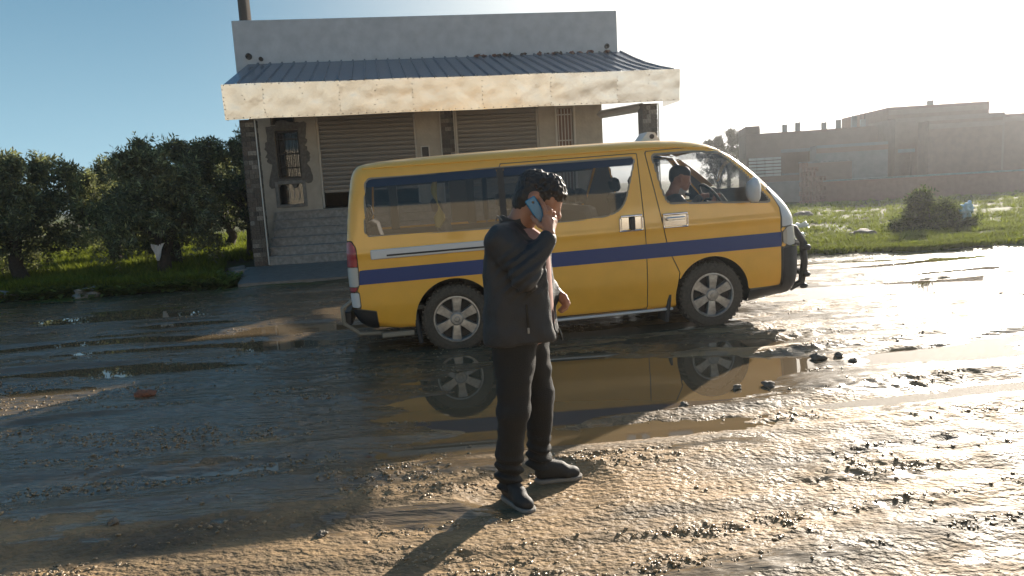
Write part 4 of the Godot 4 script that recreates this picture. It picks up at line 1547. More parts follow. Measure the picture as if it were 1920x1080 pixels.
	put(box_mesh(Vector3(0.675, 1.014, 0.835), Vector3(0.87, 1.130, 0.852)), "cup", M.chrome, h2)
	put(box_mesh(Vector3(0.755, 1.005, 0.862), Vector3(0.805, 1.14, 0.888), 0.014), "grip", M.plastic, h2)
	# --- mirror
	for sg in [1.0, -1.0]:
		var mr := Node3D.new()
		mr.name = "mirror"
		van.add_child(mr, true)
		put(lump(Vector3(0.065, 0.125, 0.10), 0.12, 4, 2), "housing", M.pale, mr, Vector3(1.975, 1.295, sg * 0.945))
		put(tube_mesh([Vector3(2.03, 1.24, sg * 0.79), Vector3(1.99, 1.26, sg * 0.90)], 0.022, 6), "arm", M.plastic, mr)
	# --- wheels, arches, flaps
	for x in [[rear_c.x, rear_c.y], [front_c.x, front_c.y]]:
		for sg in [1.0, -1.0]:
			van_wheel(van, Vector3(x[0], x[1] - 0.01, sg * 0.72), sg)
			var am := MB.new()
			for k in 20:
				var a0 := -0.3 + (PI + 0.6) * k / 20.0
				var a1 := -0.3 + (PI + 0.6) * (k + 1) / 20.0
				var e0 := Vector3(cos(a0), sin(a0), 0) * 0.384 + Vector3(x[0], x[1], 0)
				var e1 := Vector3(cos(a1), sin(a1), 0) * 0.384 + Vector3(x[0], x[1], 0)
				am.quad(e0 + Vector3(0, 0, sg * 0.80), e1 + Vector3(0, 0, sg * 0.80), e1 + Vector3(0, 0, sg * 0.46), e0 + Vector3(0, 0, sg * 0.46))
				am.tri(e0 + Vector3(0, 0, sg * 0.46), e1 + Vector3(0, 0, sg * 0.46), Vector3(x[0], x[1], sg * 0.46))
			put(am.mesh(), "wheel_arch", M.plastic, van)
	for sg in [1.0, -1.0]:
		for f in [[-1.372, 0.10, 0.43, -1.355], [1.135, 0.06, 0.36, 1.155]]:
			var fm := MB.new()
			fm.tr = Transform3D(Basis(Vector3.BACK, deg_to_rad(-9.0 if f[0] > 0 else 6.0)), Vector3(f[0], f[2], sg * 0.70))
			fm.box(Vector3(-0.012, -(f[2] - f[1]), -0.12), Vector3(0.03, 0.0, 0.12), 0.01)
			put(fm.mesh(), "mud_flap", M.plastic, van)
	for x in [rear_c, front_c]:
		put(tube_mesh([Vector3(x.x, x.y - 0.01, -0.62), Vector3(x.x, x.y - 0.01, 0.62)], 0.05, 8), "axle", M.plastic, van)
	# --- tow step behind, bull bar before
	var ts := Node3D.new()
	ts.name = "rear_step"
	van.add_child(ts)
	put(box_mesh(Vector3(-2.03, 0.33, -0.74), Vector3(-1.95, 0.46, 0.74), 0.015), "step_plate", M.plastic, ts)
	for sg in [1.0, -1.0]:
		put(tube_mesh([Vector3(-1.93, 0.56, sg * 0.72), Vector3(-2.03, 0.50, sg * 0.76), Vector3(-2.03, 0.36, sg * 0.76), Vector3(-1.90, 0.24, sg * 0.72), Vector3(-1.68, 0.22, sg * 0.70)], 0.022, 6), "bracket", M.seal, ts)
	var bb := Node3D.new()
	bb.name = "bull_bar"
	van.add_child(bb)
	for sg in [1.0, -1.0]:
		put(tube_mesh([Vector3(2.50, 0.90, sg * 0.55), Vector3(2.58, 0.86, sg * 0.60), Vector3(2.645, 0.72, sg * 0.64), Vector3(2.66, 0.50, sg * 0.64), Vector3(2.635, 0.30, sg * 0.62), Vector3(2.52, 0.24, sg * 0.58)], 0.036, 8), "upright", M.plastic, bb)
		put(tube_mesh([Vector3(2.55, 0.92, sg * 0.52), Vector3(2.61, 0.82, sg * 0.50), Vector3(2.66, 0.66, sg * 0.48)], 0.016, 8), "hoop", M.chrome, bb)
		put(lump(Vector3(0.045, 0.035, 0.035), 0.1, 2, 1), "end_knob", M.plastic, bb, Vector3(2.675, 0.66, sg * 0.67))
		put(lump(Vector3(0.045, 0.03, 0.03), 0.1, 2, 1), "end_knob", M.plastic, bb, Vector3(2.67, 0.38, sg * 0.66))
		put(lump(Vector3(0.045, 0.03, 0.03), 0.1, 2, 1), "end_knob", M.plastic, bb, Vector3(2.65, 0.26, sg * 0.64))
	for y in [0.70, 0.40]:
		put(tube_mesh([Vector3(2.655, y, -0.66), Vector3(2.69, y, 0), Vector3(2.655, y, 0.66)], 0.034, 8), "crossbar", M.plastic, bb)
	put(box_mesh(Vector3(2.53, 0.30, -0.56), Vector3(2.60, 0.66, 0.56), 0.02), "guard_plate", M.plastic, bb)
	# --- white roof sign with a dark round on its face
	var rs := Node3D.new()
	rs.name = "roof_sign"
	van.add_child(rs)
	var wm := MB.new()
	var pf := [Vector2(1.13, 1.86), Vector2(1.36, 1.86), Vector2(1.30, 1.955), Vector2(1.22, 1.965)]
	for k in 4:
		var a: Vector2 = pf[k]
		var b: Vector2 = pf[(k + 1) % 4]
		wm.quad(Vector3(a.x, a.y, 0.13), Vector3(a.x, a.y, -0.13), Vector3(b.x, b.y, -0.13), Vector3(b.x, b.y, 0.13))
	for z in [0.13, -0.13]:
		wm.quad(Vector3(pf[0].x, pf[0].y, z), Vector3(pf[1].x, pf[1].y, z), Vector3(pf[2].x, pf[2].y, z), Vector3(pf[3].x, pf[3].y, z))
	put(wm.mesh(), "sign_case", M.white_panel, rs)
	wm = MB.new()
	wm.lathe([Vector2(0.001, 0.142), Vector2(0.024, 0.142), Vector2(0.026, 0.131)], 18, Vector3(1.265, 1.915, 0.0))
	put(wm.mesh(), "sign_lamp", M.plastic, rs)
	# --- inside: floor, seats, dashboard, wheel, curtain
	put(box_mesh(Vector3(-1.85, 0.42, -0.74), Vector3(1.1, 0.46, 0.74)), "cabin_floor", M.trim_in, van)
	for k in 4:
		van_seat(van, -1.55 + 0.72 * k, -0.70, 0.66, 0.72, k % 2 == 1)
	van_seat(van, 1.18, 0.16, 0.66, 0.80)
	van_seat(van, 1.18, -0.66, 0.0, 0.80)
	put(box_mesh(Vector3(1.95, 0.75, -0.70), Vector3(2.25, 1.16, 0.70), 0.05), "dashboard", M.seat, van)
	var sw := MB.new()
	var ring := []
	for k in 25:
		var a := TAU * k / 24.0
		ring.append(Vector3(1.80, 1.22, 0.36) + Vector3(-0.55, 0.83, 0) * 0.19 * cos(a) + Vector3(0, 0, 1) * 0.19 * sin(a))
	var rr := []
	for k in 25:
		rr.append(0.016)
	sw.tube(ring, rr, 6, false)
	sw.tube([Vector3(1.80, 1.22, 0.36), Vector3(2.0, 1.08, 0.36)], [0.03, 0.03], 6)
	sw.tube([Vector3(1.80, 1.22, 0.18), Vector3(1.80, 1.22, 0.54)], [0.014, 0.014], 5)
	put(sw.mesh(), "steering_wheel", M.dark, van)
	# a knotted yellow curtain by the window
	var cm := MB.new()
	var cp := []
	var cr := []
	for k in 12:
		var t := k / 11.0
		cp.append(Vector3(-1.06 - 0.02 * sin(t * 7.0), 1.62 - 0.44 * t, 0.70))
		cr.append(0.018 + 0.012 * sin(t * 9.0) + 0.030 * exp(-pow((t - 0.78) / 0.12, 2.0)))
	cm.tube(cp, cr, 8)
	put(cm.mesh(), "curtain", M.curtain, van)
	for x in [-1.5, -0.62, 0.2]:
		put(box_mesh(Vector3(x - 0.05, 1.12, -0.79), Vector3(x + 0.05, 1.72, -0.76), 0.01), "window_post", M.trim_in, van)
	put(box_mesh(Vector3(-0.86, 1.16, -0.78), Vector3(-0.66, 1.62, -0.75), 0.01), "pale_curtain", M.seat_pale, van)
	put(box_mesh(Vector3(-0.05, 1.16, -0.78), Vector3(0.10, 1.62, -0.75), 0.01), "pale_curtain", M.seat_pale, van)


# ------------------------------------------------------------------ trees and plants
func spray_mesh(leaves: int, length: float, width: float, spread: float, sd: int, tint := Color.WHITE) -> ArrayMesh:
	var r := RandomNumberGenerator.new()
	r.seed = sd
	var mb := MB.new()
	mb.use_color = true
	for k in leaves:
		var t := (k + 0.5) / leaves
		var base := Vector3(0, spread * (t - 0.2), 0)
		var a := r.randf() * TAU
		var d := Vector3(cos(a), r.randf_range(0.1, 0.9), sin(a)).normalized()
		var side := d.cross(Vector3(r.randf() - 0.5, r.randf() - 0.5, r.randf() - 0.5)).normalized()
		var l := length * r.randf_range(0.7, 1.25)
		var sh := r.randf_range(0.75, 1.2) * (2.1 if r.randf() < 0.25 else 1.0)
		mb.c = Color(sh * tint.r, sh * tint.g, sh * tint.b * r.randf_range(0.8, 1.1))
		var up := side.cross(d) * width * 0.35
		mb.tri(base, base + d * l * 0.45 + side * width + up, base + d * l)
		mb.tri(base, base + d * l, base + d * l * 0.45 - side * width + up)
	return mb.mesh()


func scatter(called: String, parent: Node, mesh: Mesh, m: Material, xf: Array, cols: Array) -> MultiMeshInstance3D:
	var mm := MultiMesh.new()
	mm.transform_format = MultiMesh.TRANSFORM_3D
	mm.use_colors = true
	mm.mesh = mesh
	mm.instance_count = xf.size()
	for k in xf.size():
		mm.set_instance_transform(k, xf[k])
		mm.set_instance_color(k, cols[k])
	var mi := MultiMeshInstance3D.new()
	mi.multimesh = mm
	mi.material_override = m
	mi.name = numbered(called) if parent == self else called
	parent.add_child(mi, true)
	return mi


var sprays := []


func olive_tree(at: Vector3, height: float, spread: float, count: int, sd: int, label: String, called := "olive_tree", group := "olive trees of the grove beside the shop", tint := Color(0.15, 0.165, 0.115), skirt := false) -> Node3D:
	var r := RandomNumberGenerator.new()
	r.seed = sd
	var t := thing(called, label, "tree", at, 0.0, group)
	var tb := MB.new()
	var fork := height * r.randf_range(0.24, 0.32)
	var top := Vector3(r.randf_range(-0.1, 0.1), fork, r.randf_range(-0.1, 0.1))
	tb.tube([Vector3(0, -0.1, 0), Vector3(top.x * 0.2, fork * 0.3, top.z * 0.5), Vector3(top.x * 1.4, fork * 0.7, 0), top], [0.20, 0.145, 0.125, 0.13], 9)
	var ends := []
	for k in 6:
		var a := TAU * (k + r.randf() * 0.7) / 6.0
		var out := Vector3(cos(a), 0, sin(a))
		var p := [top - Vector3(0, 0.05, 0)]
		var rad := [0.075]
		for s in 4:
			var f := (s + 1) / 4.0
			p.append(top + out * spread * 0.72 * f * r.randf_range(0.85, 1.1) + Vector3(r.randf_range(-0.12, 0.12), (height - fork) * 0.75 * pow(f, 0.8) * r.randf_range(0.75, 1.1), r.randf_range(-0.12, 0.12)))
			rad.append(0.065 * (1.0 - f * 0.8))
		tb.tube(p, rad, 6)
		ends.append_array([p[2], p[3], p[4]])
	put(tb.mesh(), "trunk", M.bark, t)
	var clumps := []
	for e in ends:
		clumps.append([e, r.randf_range(0.26, 0.42)])
	for k in 20:
		var a := r.randf() * TAU
		var rr := spread * sqrt(r.randf()) * 1.02
		var hh := fork * 0.85 + (height - fork * 0.85) * r.randf_range(0.05, 0.86)
		var shrink := sqrt(maxf(0.08, 1.0 - pow((hh - height * 0.55) / (height * 0.52), 2.0)))
		clumps.append([Vector3(cos(a) * rr * shrink, hh, sin(a) * rr * shrink), r.randf_range(0.22, 0.46)])
	for k in 9:
		var a := r.randf() * TAU
		var rr := spread * r.randf() * 0.8
		var hh := height * r.randf_range(0.84, 1.04)
		for q in 3:
			clumps.append([Vector3(cos(a) * rr * (1.0 + 0.06 * q), hh + 0.13 * q, sin(a) * rr), 0.17 - 0.045 * q])
	if skirt:
		for k in 12:
			var a := r.randf() * TAU
			clumps.append([Vector3(cos(a) * spread * r.randf_range(0.5, 1.0), r.randf_range(0.2, 0.8), sin(a) * spread * r.randf_range(0.5, 1.0)), r.randf_range(0.2, 0.35)])
	crown_mesh(t, clumps, count, r, tint)
	return t


# many small leaves in clumps, one mesh for each crown
func crown_mesh(t: Node3D, clumps: Array, count: int, r: RandomNumberGenerator, tint: Color) -> void:
	var st := SurfaceTool.new()
	st.begin(Mesh.PRIMITIVE_TRIANGLES)
	var tints := []
	for g in [0.7, 0.95, 1.3]:
		tints.append(spray_mesh(14, 0.088, 0.013, 0.20, 11, Color(tint.r * g, tint.g * g, tint.b * g)))
		tints.append(spray_mesh(12, 0.098, 0.014, 0.24, 12, Color(tint.r * g * 1.05, tint.g * g, tint.b * g * 0.9)))
	for k in count:
		var c: Array = clumps[r.randi() % clumps.size()]
		var d := Vector3(r.randfn(), r.randfn() * 0.85, r.randfn()).normalized() * pow(r.randf(), 0.45)
		var p: Vector3 = c[0] + d * c[1]
		if p.y < 0.05:
			continue
		var b := Basis.from_euler(Vector3(r.randf() * TAU, r.randf() * TAU, r.randf() * TAU)).scaled(Vector3.ONE * r.randf_range(0.8, 1.5))
		st.append_from(tints[r.randi() % tints.size()], 0, Transform3D(b, p))
	put(st.commit(), "crown", M.leaf, t)


func build_trees() -> void:
	sprays = [spray_mesh(14, 0.085, 0.013, 0.18, 11), spray_mesh(12, 0.095, 0.014, 0.22, 12)]
	var same := "grey-green olive tree standing in the grove beside the shop"
	olive_tree(Vector3(-6.7, 0.06, -13.9), 2.05, 1.05, 1700, 101, "olive tree with a white plastic bag tied to its trunk")
	for p in [[-9.5, -14.0, 2.45, 1.2, 1600], [-11.2, -14.6, 2.5, 1.3, 1400], [-7.7, -16.6, 2.75, 1.15, 1300], [-6.3, -17.6, 2.9, 1.1, 1200], [-9.9, -18.2, 2.5, 1.35, 1200], [-8.3, -21.4, 2.9, 1.3, 1600], [-13.6, -18.0, 2.6, 1.6, 1200], [-12.2, -22.5, 2.7, 1.6, 1500], [-15.8, -23.0, 2.8, 1.8, 1400]]:
		olive_tree(Vector3(p[0], 0.06, p[1]), p[2] * 0.9, p[3], p[4], int(p[0] * -31 - p[1] * 17), same, "olive_tree", "olive trees of the grove beside the shop", Color(0.15, 0.165, 0.115), p[0] < -10.5)
	olive_tree(Vector3(13.2, 0.05, -45.0), 3.3, 1.2, 1500, 911, "dark distant tree standing left of the brick houses", "dark_tree", "", Color(0.03, 0.035, 0.025))
	olive_tree(Vector3(14.4, 0.05, -47.0), 4.0, 1.0, 1200, 912, "taller dark tree behind the corner of the brick house", "dark_tree", "", Color(0.03, 0.035, 0.025))


func tuft_mesh(blades: int, height: float, width: float, lean: float, sd: int) -> ArrayMesh:
	var r := RandomNumberGenerator.new()
	r.seed = sd
	var mb := MB.new()
	mb.use_color = true
	for k in blades:
		var a := r.randf() * TAU
		var out := Vector3(cos(a), 0, sin(a))
		var side := Vector3(-sin(a), 0, cos(a)) * width
		var base := out * r.randf() * 0.05
		var h := height * r.randf_range(0.5, 1.1)
		var mid := base + out * lean * 0.35 * h + Vector3.UP * h * 0.6
		var tip := base + out * lean * h + Vector3.UP * h
		var s := r.randf_range(0.7, 1.25)
		mb.c = Color(s, s, s)
		mb.tri(base - side, base + side, mid + side * 0.8)
		mb.tri(base - side, mid + side * 0.8, mid - side * 0.8)
		mb.tri(mid - side * 0.8, mid + side * 0.8, tip)
	return mb.mesh()


func leafy_mesh(leaves: int, size: float, sd: int) -> ArrayMesh:
	var r := RandomNumberGenerator.new()
	r.seed = sd
	var mb := MB.new()
	mb.use_color = true
	for k in leaves:
		var a := r.randf() * TAU
		var out := Vector3(cos(a), r.randf_range(0.2, 1.2), sin(a)).normalized()
		var side := out.cross(Vector3.UP).normalized()
		var b := out * size * r.randf_range(0.2, 0.9) + Vector3(0, size * 0.1, 0)
		var l := size * r.randf_range(0.5, 0.9)
		var s := r.randf_range(0.65, 1.3)
		mb.c = Color(s, s, s)
		var d := (out + Vector3.DOWN * r.randf_range(0.0, 0.8)).normalized()
		var p1 := b + d * l * 0.4 + side * l * 0.32
		var p2 := b + d * l * 0.4 - side * l * 0.32
		mb.tri(b, p1, b + d * l + Vector3.DOWN * l * 0.1)
		mb.tri(b, b + d * l + Vector3.DOWN * l * 0.1, p2)
	return mb.mesh()


func build_plants() -> void:
	var tufts := [tuft_mesh(14, 0.16, 0.006, 0.6, 1), tuft_mesh(12, 0.24, 0.007, 0.45, 2)]
	# bright sunlit field on the right
	var xf := []
	var cols := []
	while xf.size() < 15000:
		var u := rng.randf()
		var z := -12.3 - 17.5 * u * u
		var x := rng.randf_range(2.5, 3.5 - z * 0.95)
		if rng.randf() > clampf(0.55 + 1.5 * n_mask.get_noise_2d(x * 0.45, z * 0.9), 0.02, 1.0):
			continue
		var s := rng.randf_range(0.4, 1.0)
		xf.append(Transform3D(Basis(Vector3.UP, rng.randf() * TAU).scaled(Vector3(s * 1.4, s, s * 1.4)), Vector3(x, ground_h(x, z, false) - 0.01, z)))
		var g := rng.randf_range(0.7, 1.3)
		cols.append(Color(0.19 * g, 0.225 * g, 0.035 * g))
	tag(scatter("grass", self, tufts[0], M.leaf, xf, cols), "bright green grass growing over the field before the brick houses", "grass", "", "stuff")
	# grass in the grove on the left
	xf = []
	cols = []
	while xf.size() < 14000:
		var u := rng.randf()
		var z := -12.6 - 19.0 * u * u
		var x := rng.randf_range(-6.2 + z * 0.55, -6.2) + (0.6 if z > -16.0 else 0.0) + rng.randf() * 0.5
		if x > -5.3 + (z + 13.0) * 0.35 and z > -16.8:
			continue
		if rng.randf() > clampf(0.6 + 1.4 * n_mask.get_noise_2d(x * 0.6, z * 0.9 + 50.0), 0.05, 1.0):
			continue
		var s := rng.randf_range(0.5, 1.2)
		xf.append(Transform3D(Basis(Vector3.UP, rng.randf() * TAU).scaled(Vector3.ONE * s), Vector3(x, ground_h(x, z, false) - 0.01, z)))
		var g := rng.randf_range(0.6, 1.3)
		cols.append(Color(0.19 * g, 0.225 * g, 0.035 * g))
	tag(scatter("grass", self, tufts[1], M.leaf, xf, cols), "grass and weeds under the olive trees", "grass", "", "stuff")
	# broad-leaved weeds along the verge
	var leafy := leafy_mesh(16, 0.15, 6)
	xf = []
	cols = []
	while xf.size() < 1700:
		var x := rng.randf_range(-14.0, -4.9)
		var z := -12.35 - 1.6 * rng.randf() * rng.randf() - 0.15 * (x + 5.0) * 0.0
		if x > -5.4 and z < -13.1:
			continue
		var s := rng.randf_range(0.5, 1.2)
		xf.append(Transform3D(Basis(Vector3.UP, rng.randf() * TAU).scaled(Vector3.ONE * s), Vector3(x, ground_h(x, z, false), z)))
		var g := rng.randf_range(0.7, 1.3)
		cols.append(Color(0.17 * g, 0.20 * g, 0.06 * g))
	tag(scatter("ground_cover", self, leafy, M.leaf, xf, cols), "low broad-leaved weeds along the muddy verge", "weeds", "", "stuff")
	# the bush in the field
	var b := thing("bush", "dark rounded bush in the grass with rubbish caught on it", "bush", Vector3(8.75, 0.06, -14.9))
	b.scale = Vector3(0.9, 0.8, 0.9)
	var st := MB.new()
	for k in 9:
		var a := TAU * k / 9.0
		st.tube([Vector3(0, -0.05, 0), Vector3(cos(a) * 0.3, 0.35, sin(a) * 0.25), Vector3(cos(a) * 0.65, 0.6 + 0.2 * sin(k * 3.0), sin(a) * 0.5)], [0.02, 0.014, 0.006], 5)
	put(st.mesh(), "stems", M.bark, b)
	var cl := [[Vector3(-0.4, 0.30, 0.0), 0.36], [Vector3(0.1, 0.36, 0.1), 0.42], [Vector3(0.5, 0.28, 0.0), 0.34], [Vector3(-0.1, 0.25, 0.25), 0.36], [Vector3(0.75, 0.18, 0.05), 0.22], [Vector3(-0.7, 0.16, 0.05), 0.24], [Vector3(-0.28, 0.66, 0.0), 0.16], [Vector3(-0.30, 0.84, 0.0), 0.10], [Vector3(-0.22, 0.96, 0.0), 0.07], [Vector3(0.3, 0.62, 0.0), 0.15]]
	crown_mesh(b, cl, 1300, rng, Color(0.060, 0.080, 0.028))


# ------------------------------------------------------------------ bodies: a smooth union of tapered capsules, meshed as surface nets
# a capsule is [from, to, radius at from, radius at to]
func nets(mb_list: Array, k: float, cell: float, bend = null) -> ArrayMesh:
	var A := PackedVector3Array()
	var B := PackedVector3Array()
	var RA := PackedFloat32Array()
	var RB := PackedFloat32Array()
	var lo := Vector3.ONE * 1e9
	var hi := -lo
	for p in mb_list:
		var rmax: float = maxf(p[2], p[3]) + 0.02
		A.append(p[0])
		B.append(p[1])
		RA.append(p[2])
		RB.append(p[3])
		lo = lo.min(p[0] - Vector3.ONE * rmax).min(p[1] - Vector3.ONE * rmax)
		hi = hi.max(p[0] + Vector3.ONE * rmax).max(p[1] + Vector3.ONE * rmax)
	lo -= Vector3.ONE * cell * 2
	var nb := 6
	var bx := int(ceil((hi.x - lo.x) / (cell * nb))) + 1
	var by := int(ceil((hi.y - lo.y) / (cell * nb))) + 1
	var bz := int(ceil((hi.z - lo.z) / (cell * nb))) + 1
	var nx := bx * nb + 1
	var ny := by * nb + 1
	var nz := bz * nb + 1
	var F := PackedFloat32Array()
	F.resize(nx * ny * nz)
	F.fill(1.0)
	var half := cell * nb * 0.5
	var reach := half * 1.8 + k + 0.02
	var active := []
	for z in bz:
		for y in by:
			for x in bx:
				var c := lo + Vector3(x, y, z) * cell * nb + Vector3.ONE * half
				var near := PackedInt32Array()
				var best := 1e9
				for i in A.size():
					var ab := B[i] - A[i]
					var t := clampf((c - A[i]).dot(ab) / maxf(ab.length_squared(), 1e-9), 0.0, 1.0)
					var d := (c - A[i] - ab * t).length() - lerpf(RA[i], RB[i], t)
					best = minf(best, d)
					if d < reach:
						near.append(i)
				if near.is_empty():
					continue
				if best < -reach:
					for gz in range(z * nb, z * nb + nb + 1):
						for gy in range(y * nb, y * nb + nb + 1):
							for gx in range(x * nb, x * nb + nb + 1):
								F[(gz * ny + gy) * nx + gx] = -1.0
					continue
				active.append(Vector3i(x, y, z))
				for gz in range(z * nb, z * nb + nb + 1):
					for gy in range(y * nb, y * nb + nb + 1):
						for gx in range(x * nb, x * nb + nb + 1):
							var at := (gz * ny + gy) * nx + gx
							if F[at] != 1.0:
								continue
							var p := lo + Vector3(gx, gy, gz) * cell
							var s := 1e3
							for i in near:
								var ab := B[i] - A[i]
								var t := clampf((p - A[i]).dot(ab) / maxf(ab.length_squared(), 1e-9), 0.0, 1.0)
								var d := (p - A[i] - ab * t).length() - lerpf(RA[i], RB[i], t)
								var h := maxf(k - absf(s - d), 0.0) / k
								s = minf(s, d) - h * h * k * 0.25
							if bend != null:
								s = bend.call(p, s)
							F[at] = s
	var index := {}
	var V := PackedVector3Array()
	for a in active:
		for gz in range(a.z * nb, a.z * nb + nb):
			for gy in range(a.y * nb, a.y * nb + nb):
				for gx in range(a.x * nb, a.x * nb + nb):
					var at := (gz * ny + gy) * nx + gx
					var f0 := F[at]
					var f1 := F[at + 1]
					var f2 := F[at + nx]
					var f3 := F[at + nx + 1]
					var st := nx * ny
					var f4 := F[at + st]
					var f5 := F[at + st + 1]
					var f6 := F[at + st + nx]
					var f7 := F[at + st + nx + 1]
					var cnt := int(f0 < 0) + int(f1 < 0) + int(f2 < 0) + int(f3 < 0) + int(f4 < 0) + int(f5 < 0) + int(f6 < 0) + int(f7 < 0)
					if cnt == 0 or cnt == 8:
						continue
					var f := [f0, f1, f2, f3, f4, f5, f6, f7]
					var sum := Vector3.ZERO
					var m := 0
					for e in [[0, 1], [2, 3], [4, 5], [6, 7], [0, 2], [1, 3], [4, 6], [5, 7], [0, 4], [1, 5], [2, 6], [3, 7]]:
						var fa: float = f[e[0]]
						var fb: float = f[e[1]]
						if (fa < 0) != (fb < 0):
							var t := fa / (fa - fb)
							var pa := Vector3(e[0] & 1, (e[0] >> 1) & 1, e[0] >> 2)
							var pb := Vector3(e[1] & 1, (e[1] >> 1) & 1, e[1] >> 2)
							sum += pa.lerp(pb, t)
							m += 1
					index[at] = V.size()
					V.append(lo + (Vector3(gx, gy, gz) + sum / m) * cell)
	var idx := PackedInt32Array()
	var N := PackedVector3Array()
	N.resize(V.size())
	var st := nx * ny
	for at in index:
		# the edges that leave this cell's first corner along x, y and z
		for ax in 3:
			var step: int = [1, nx, st][ax]
			var u: int = [nx, st, 1][ax]
			var w: int = [st, 1, nx][ax]
			if at - u - w < 0 or at + step >= F.size():
				continue
			if (F[at] < 0) == (F[at + step] < 0):
				continue
			if not (index.has(at - u) and index.has(at - w) and index.has(at - u - w)):
				continue
			var q := [index[at - u - w], index[at - w], index[at], index[at - u]]
			if F[at] < 0:
				pass
			else:
				q.reverse()
			# counter-clockwise seen from outside, stored clockwise
			for t in [[0, 2, 1], [0, 3, 2]]:
				var i0: int = q[t[0]]
				var i1: int = q[t[1]]
				var i2: int = q[t[2]]
				idx.append(i0)
				idx.append(i1)
				idx.append(i2)
				var nn := (V[i2] - V[i0]).cross(V[i1] - V[i0])
				N[i0] += nn
				N[i1] += nn
				N[i2] += nn
	for i in N.size():
		N[i] = N[i].normalized()
	var arr := []
	arr.resize(Mesh.ARRAY_MAX)
	arr[Mesh.ARRAY_VERTEX] = V
	arr[Mesh.ARRAY_NORMAL] = N
	arr[Mesh.ARRAY_INDEX] = idx
	var m := ArrayMesh.new()
	m.add_surface_from_arrays(Mesh.PRIMITIVE_TRIANGLES, arr)
	return m


func join(meshes: Array) -> ArrayMesh:
	var st := SurfaceTool.new()
	st.begin(Mesh.PRIMITIVE_TRIANGLES)
	for m in meshes:
		st.append_from(m, 0, Transform3D.IDENTITY)
	return st.commit()


# a head about its centre, in the frame of forward f, up u and side s
func head_bones(c: Vector3, f: Vector3, u: Vector3, s: Vector3, k := 1.0) -> Array:
	var P := func(a: float, b: float, d: float) -> Vector3: return c + (f * a + u * b + s * d) * k
	var o := []
	o.append([P.call(-0.022, 0.030, 0.0), P.call(0.022, 0.030, 0.0), 0.082 * k, 0.078 * k])
	o.append([P.call(-0.035, 0.0, 0.0), P.call(0.03, 0.0, 0.0), 0.074 * k, 0.070 * k])
	for sd in [-1.0, 1.0]:
		o.append([P.call(-0.005, -0.045, 0.036 * sd), P.call(0.068, -0.092, 0.014 * sd), 0.034 * k, 0.024 * k])
		o.append([P.call(0.062, -0.030, 0.034 * sd), P.call(0.050, -0.055, 0.036 * sd), 0.028 * k, 0.026 * k])
		o.append([P.call(0.078, 0.006, 0.012 * sd), P.call(0.066, 0.008, 0.045 * sd), 0.014 * k, 0.014 * k])
		# ear: rim and lobe
		o.append([P.call(-0.012, 0.020, 0.080 * sd), P.call(-0.022, 0.000, 0.088 * sd), 0.011 * k, 0.010 * k])
		o.append([P.call(-0.022, 0.000, 0.088 * sd), P.call(-0.008, -0.030, 0.079 * sd), 0.010 * k, 0.009 * k])
		o.append([P.call(-0.012, 0.020, 0.080 * sd), P.call(0.004, 0.012, 0.078 * sd), 0.010 * k, 0.007 * k])
	o.append([P.call(0.060, -0.060, 0.0), P.call(0.078, -0.098, 0.0), 0.034 * k, 0.022 * k])
	o.append([P.call(0.086, -0.002, 0.0), P.call(0.108, -0.038, 0.0), 0.011 * k, 0.014 * k])
	o.append([P.call(0.102, -0.040, -0.012), P.call(0.102, -0.040, 0.012), 0.010 * k, 0.010 * k])
	o.append([P.call(0.090, -0.064, -0.018), P.call(0.090, -0.064, 0.018), 0.009 * k, 0.009 * k])
	o.append([P.call(0.087, -0.078, -0.014), P.call(0.087, -0.078, 0.014), 0.010 * k, 0.010 * k])
	return o


func finger(list: Array, a: Vector3, b: Vector3, bulge: Vector3, r0: float, r1: float) -> void:
	var m := (a + b) / 2 + bulge
	var m1 := a.lerp(m, 0.75)
	var m2 := m.lerp(b, 0.45)
	list.append([a, m1, r0, r0 * 0.95])
	list.append([m1, m2, r0 * 0.95, (r0 + r1) / 2])
	list.append([m2, b, (r0 + r1) / 2, r1])


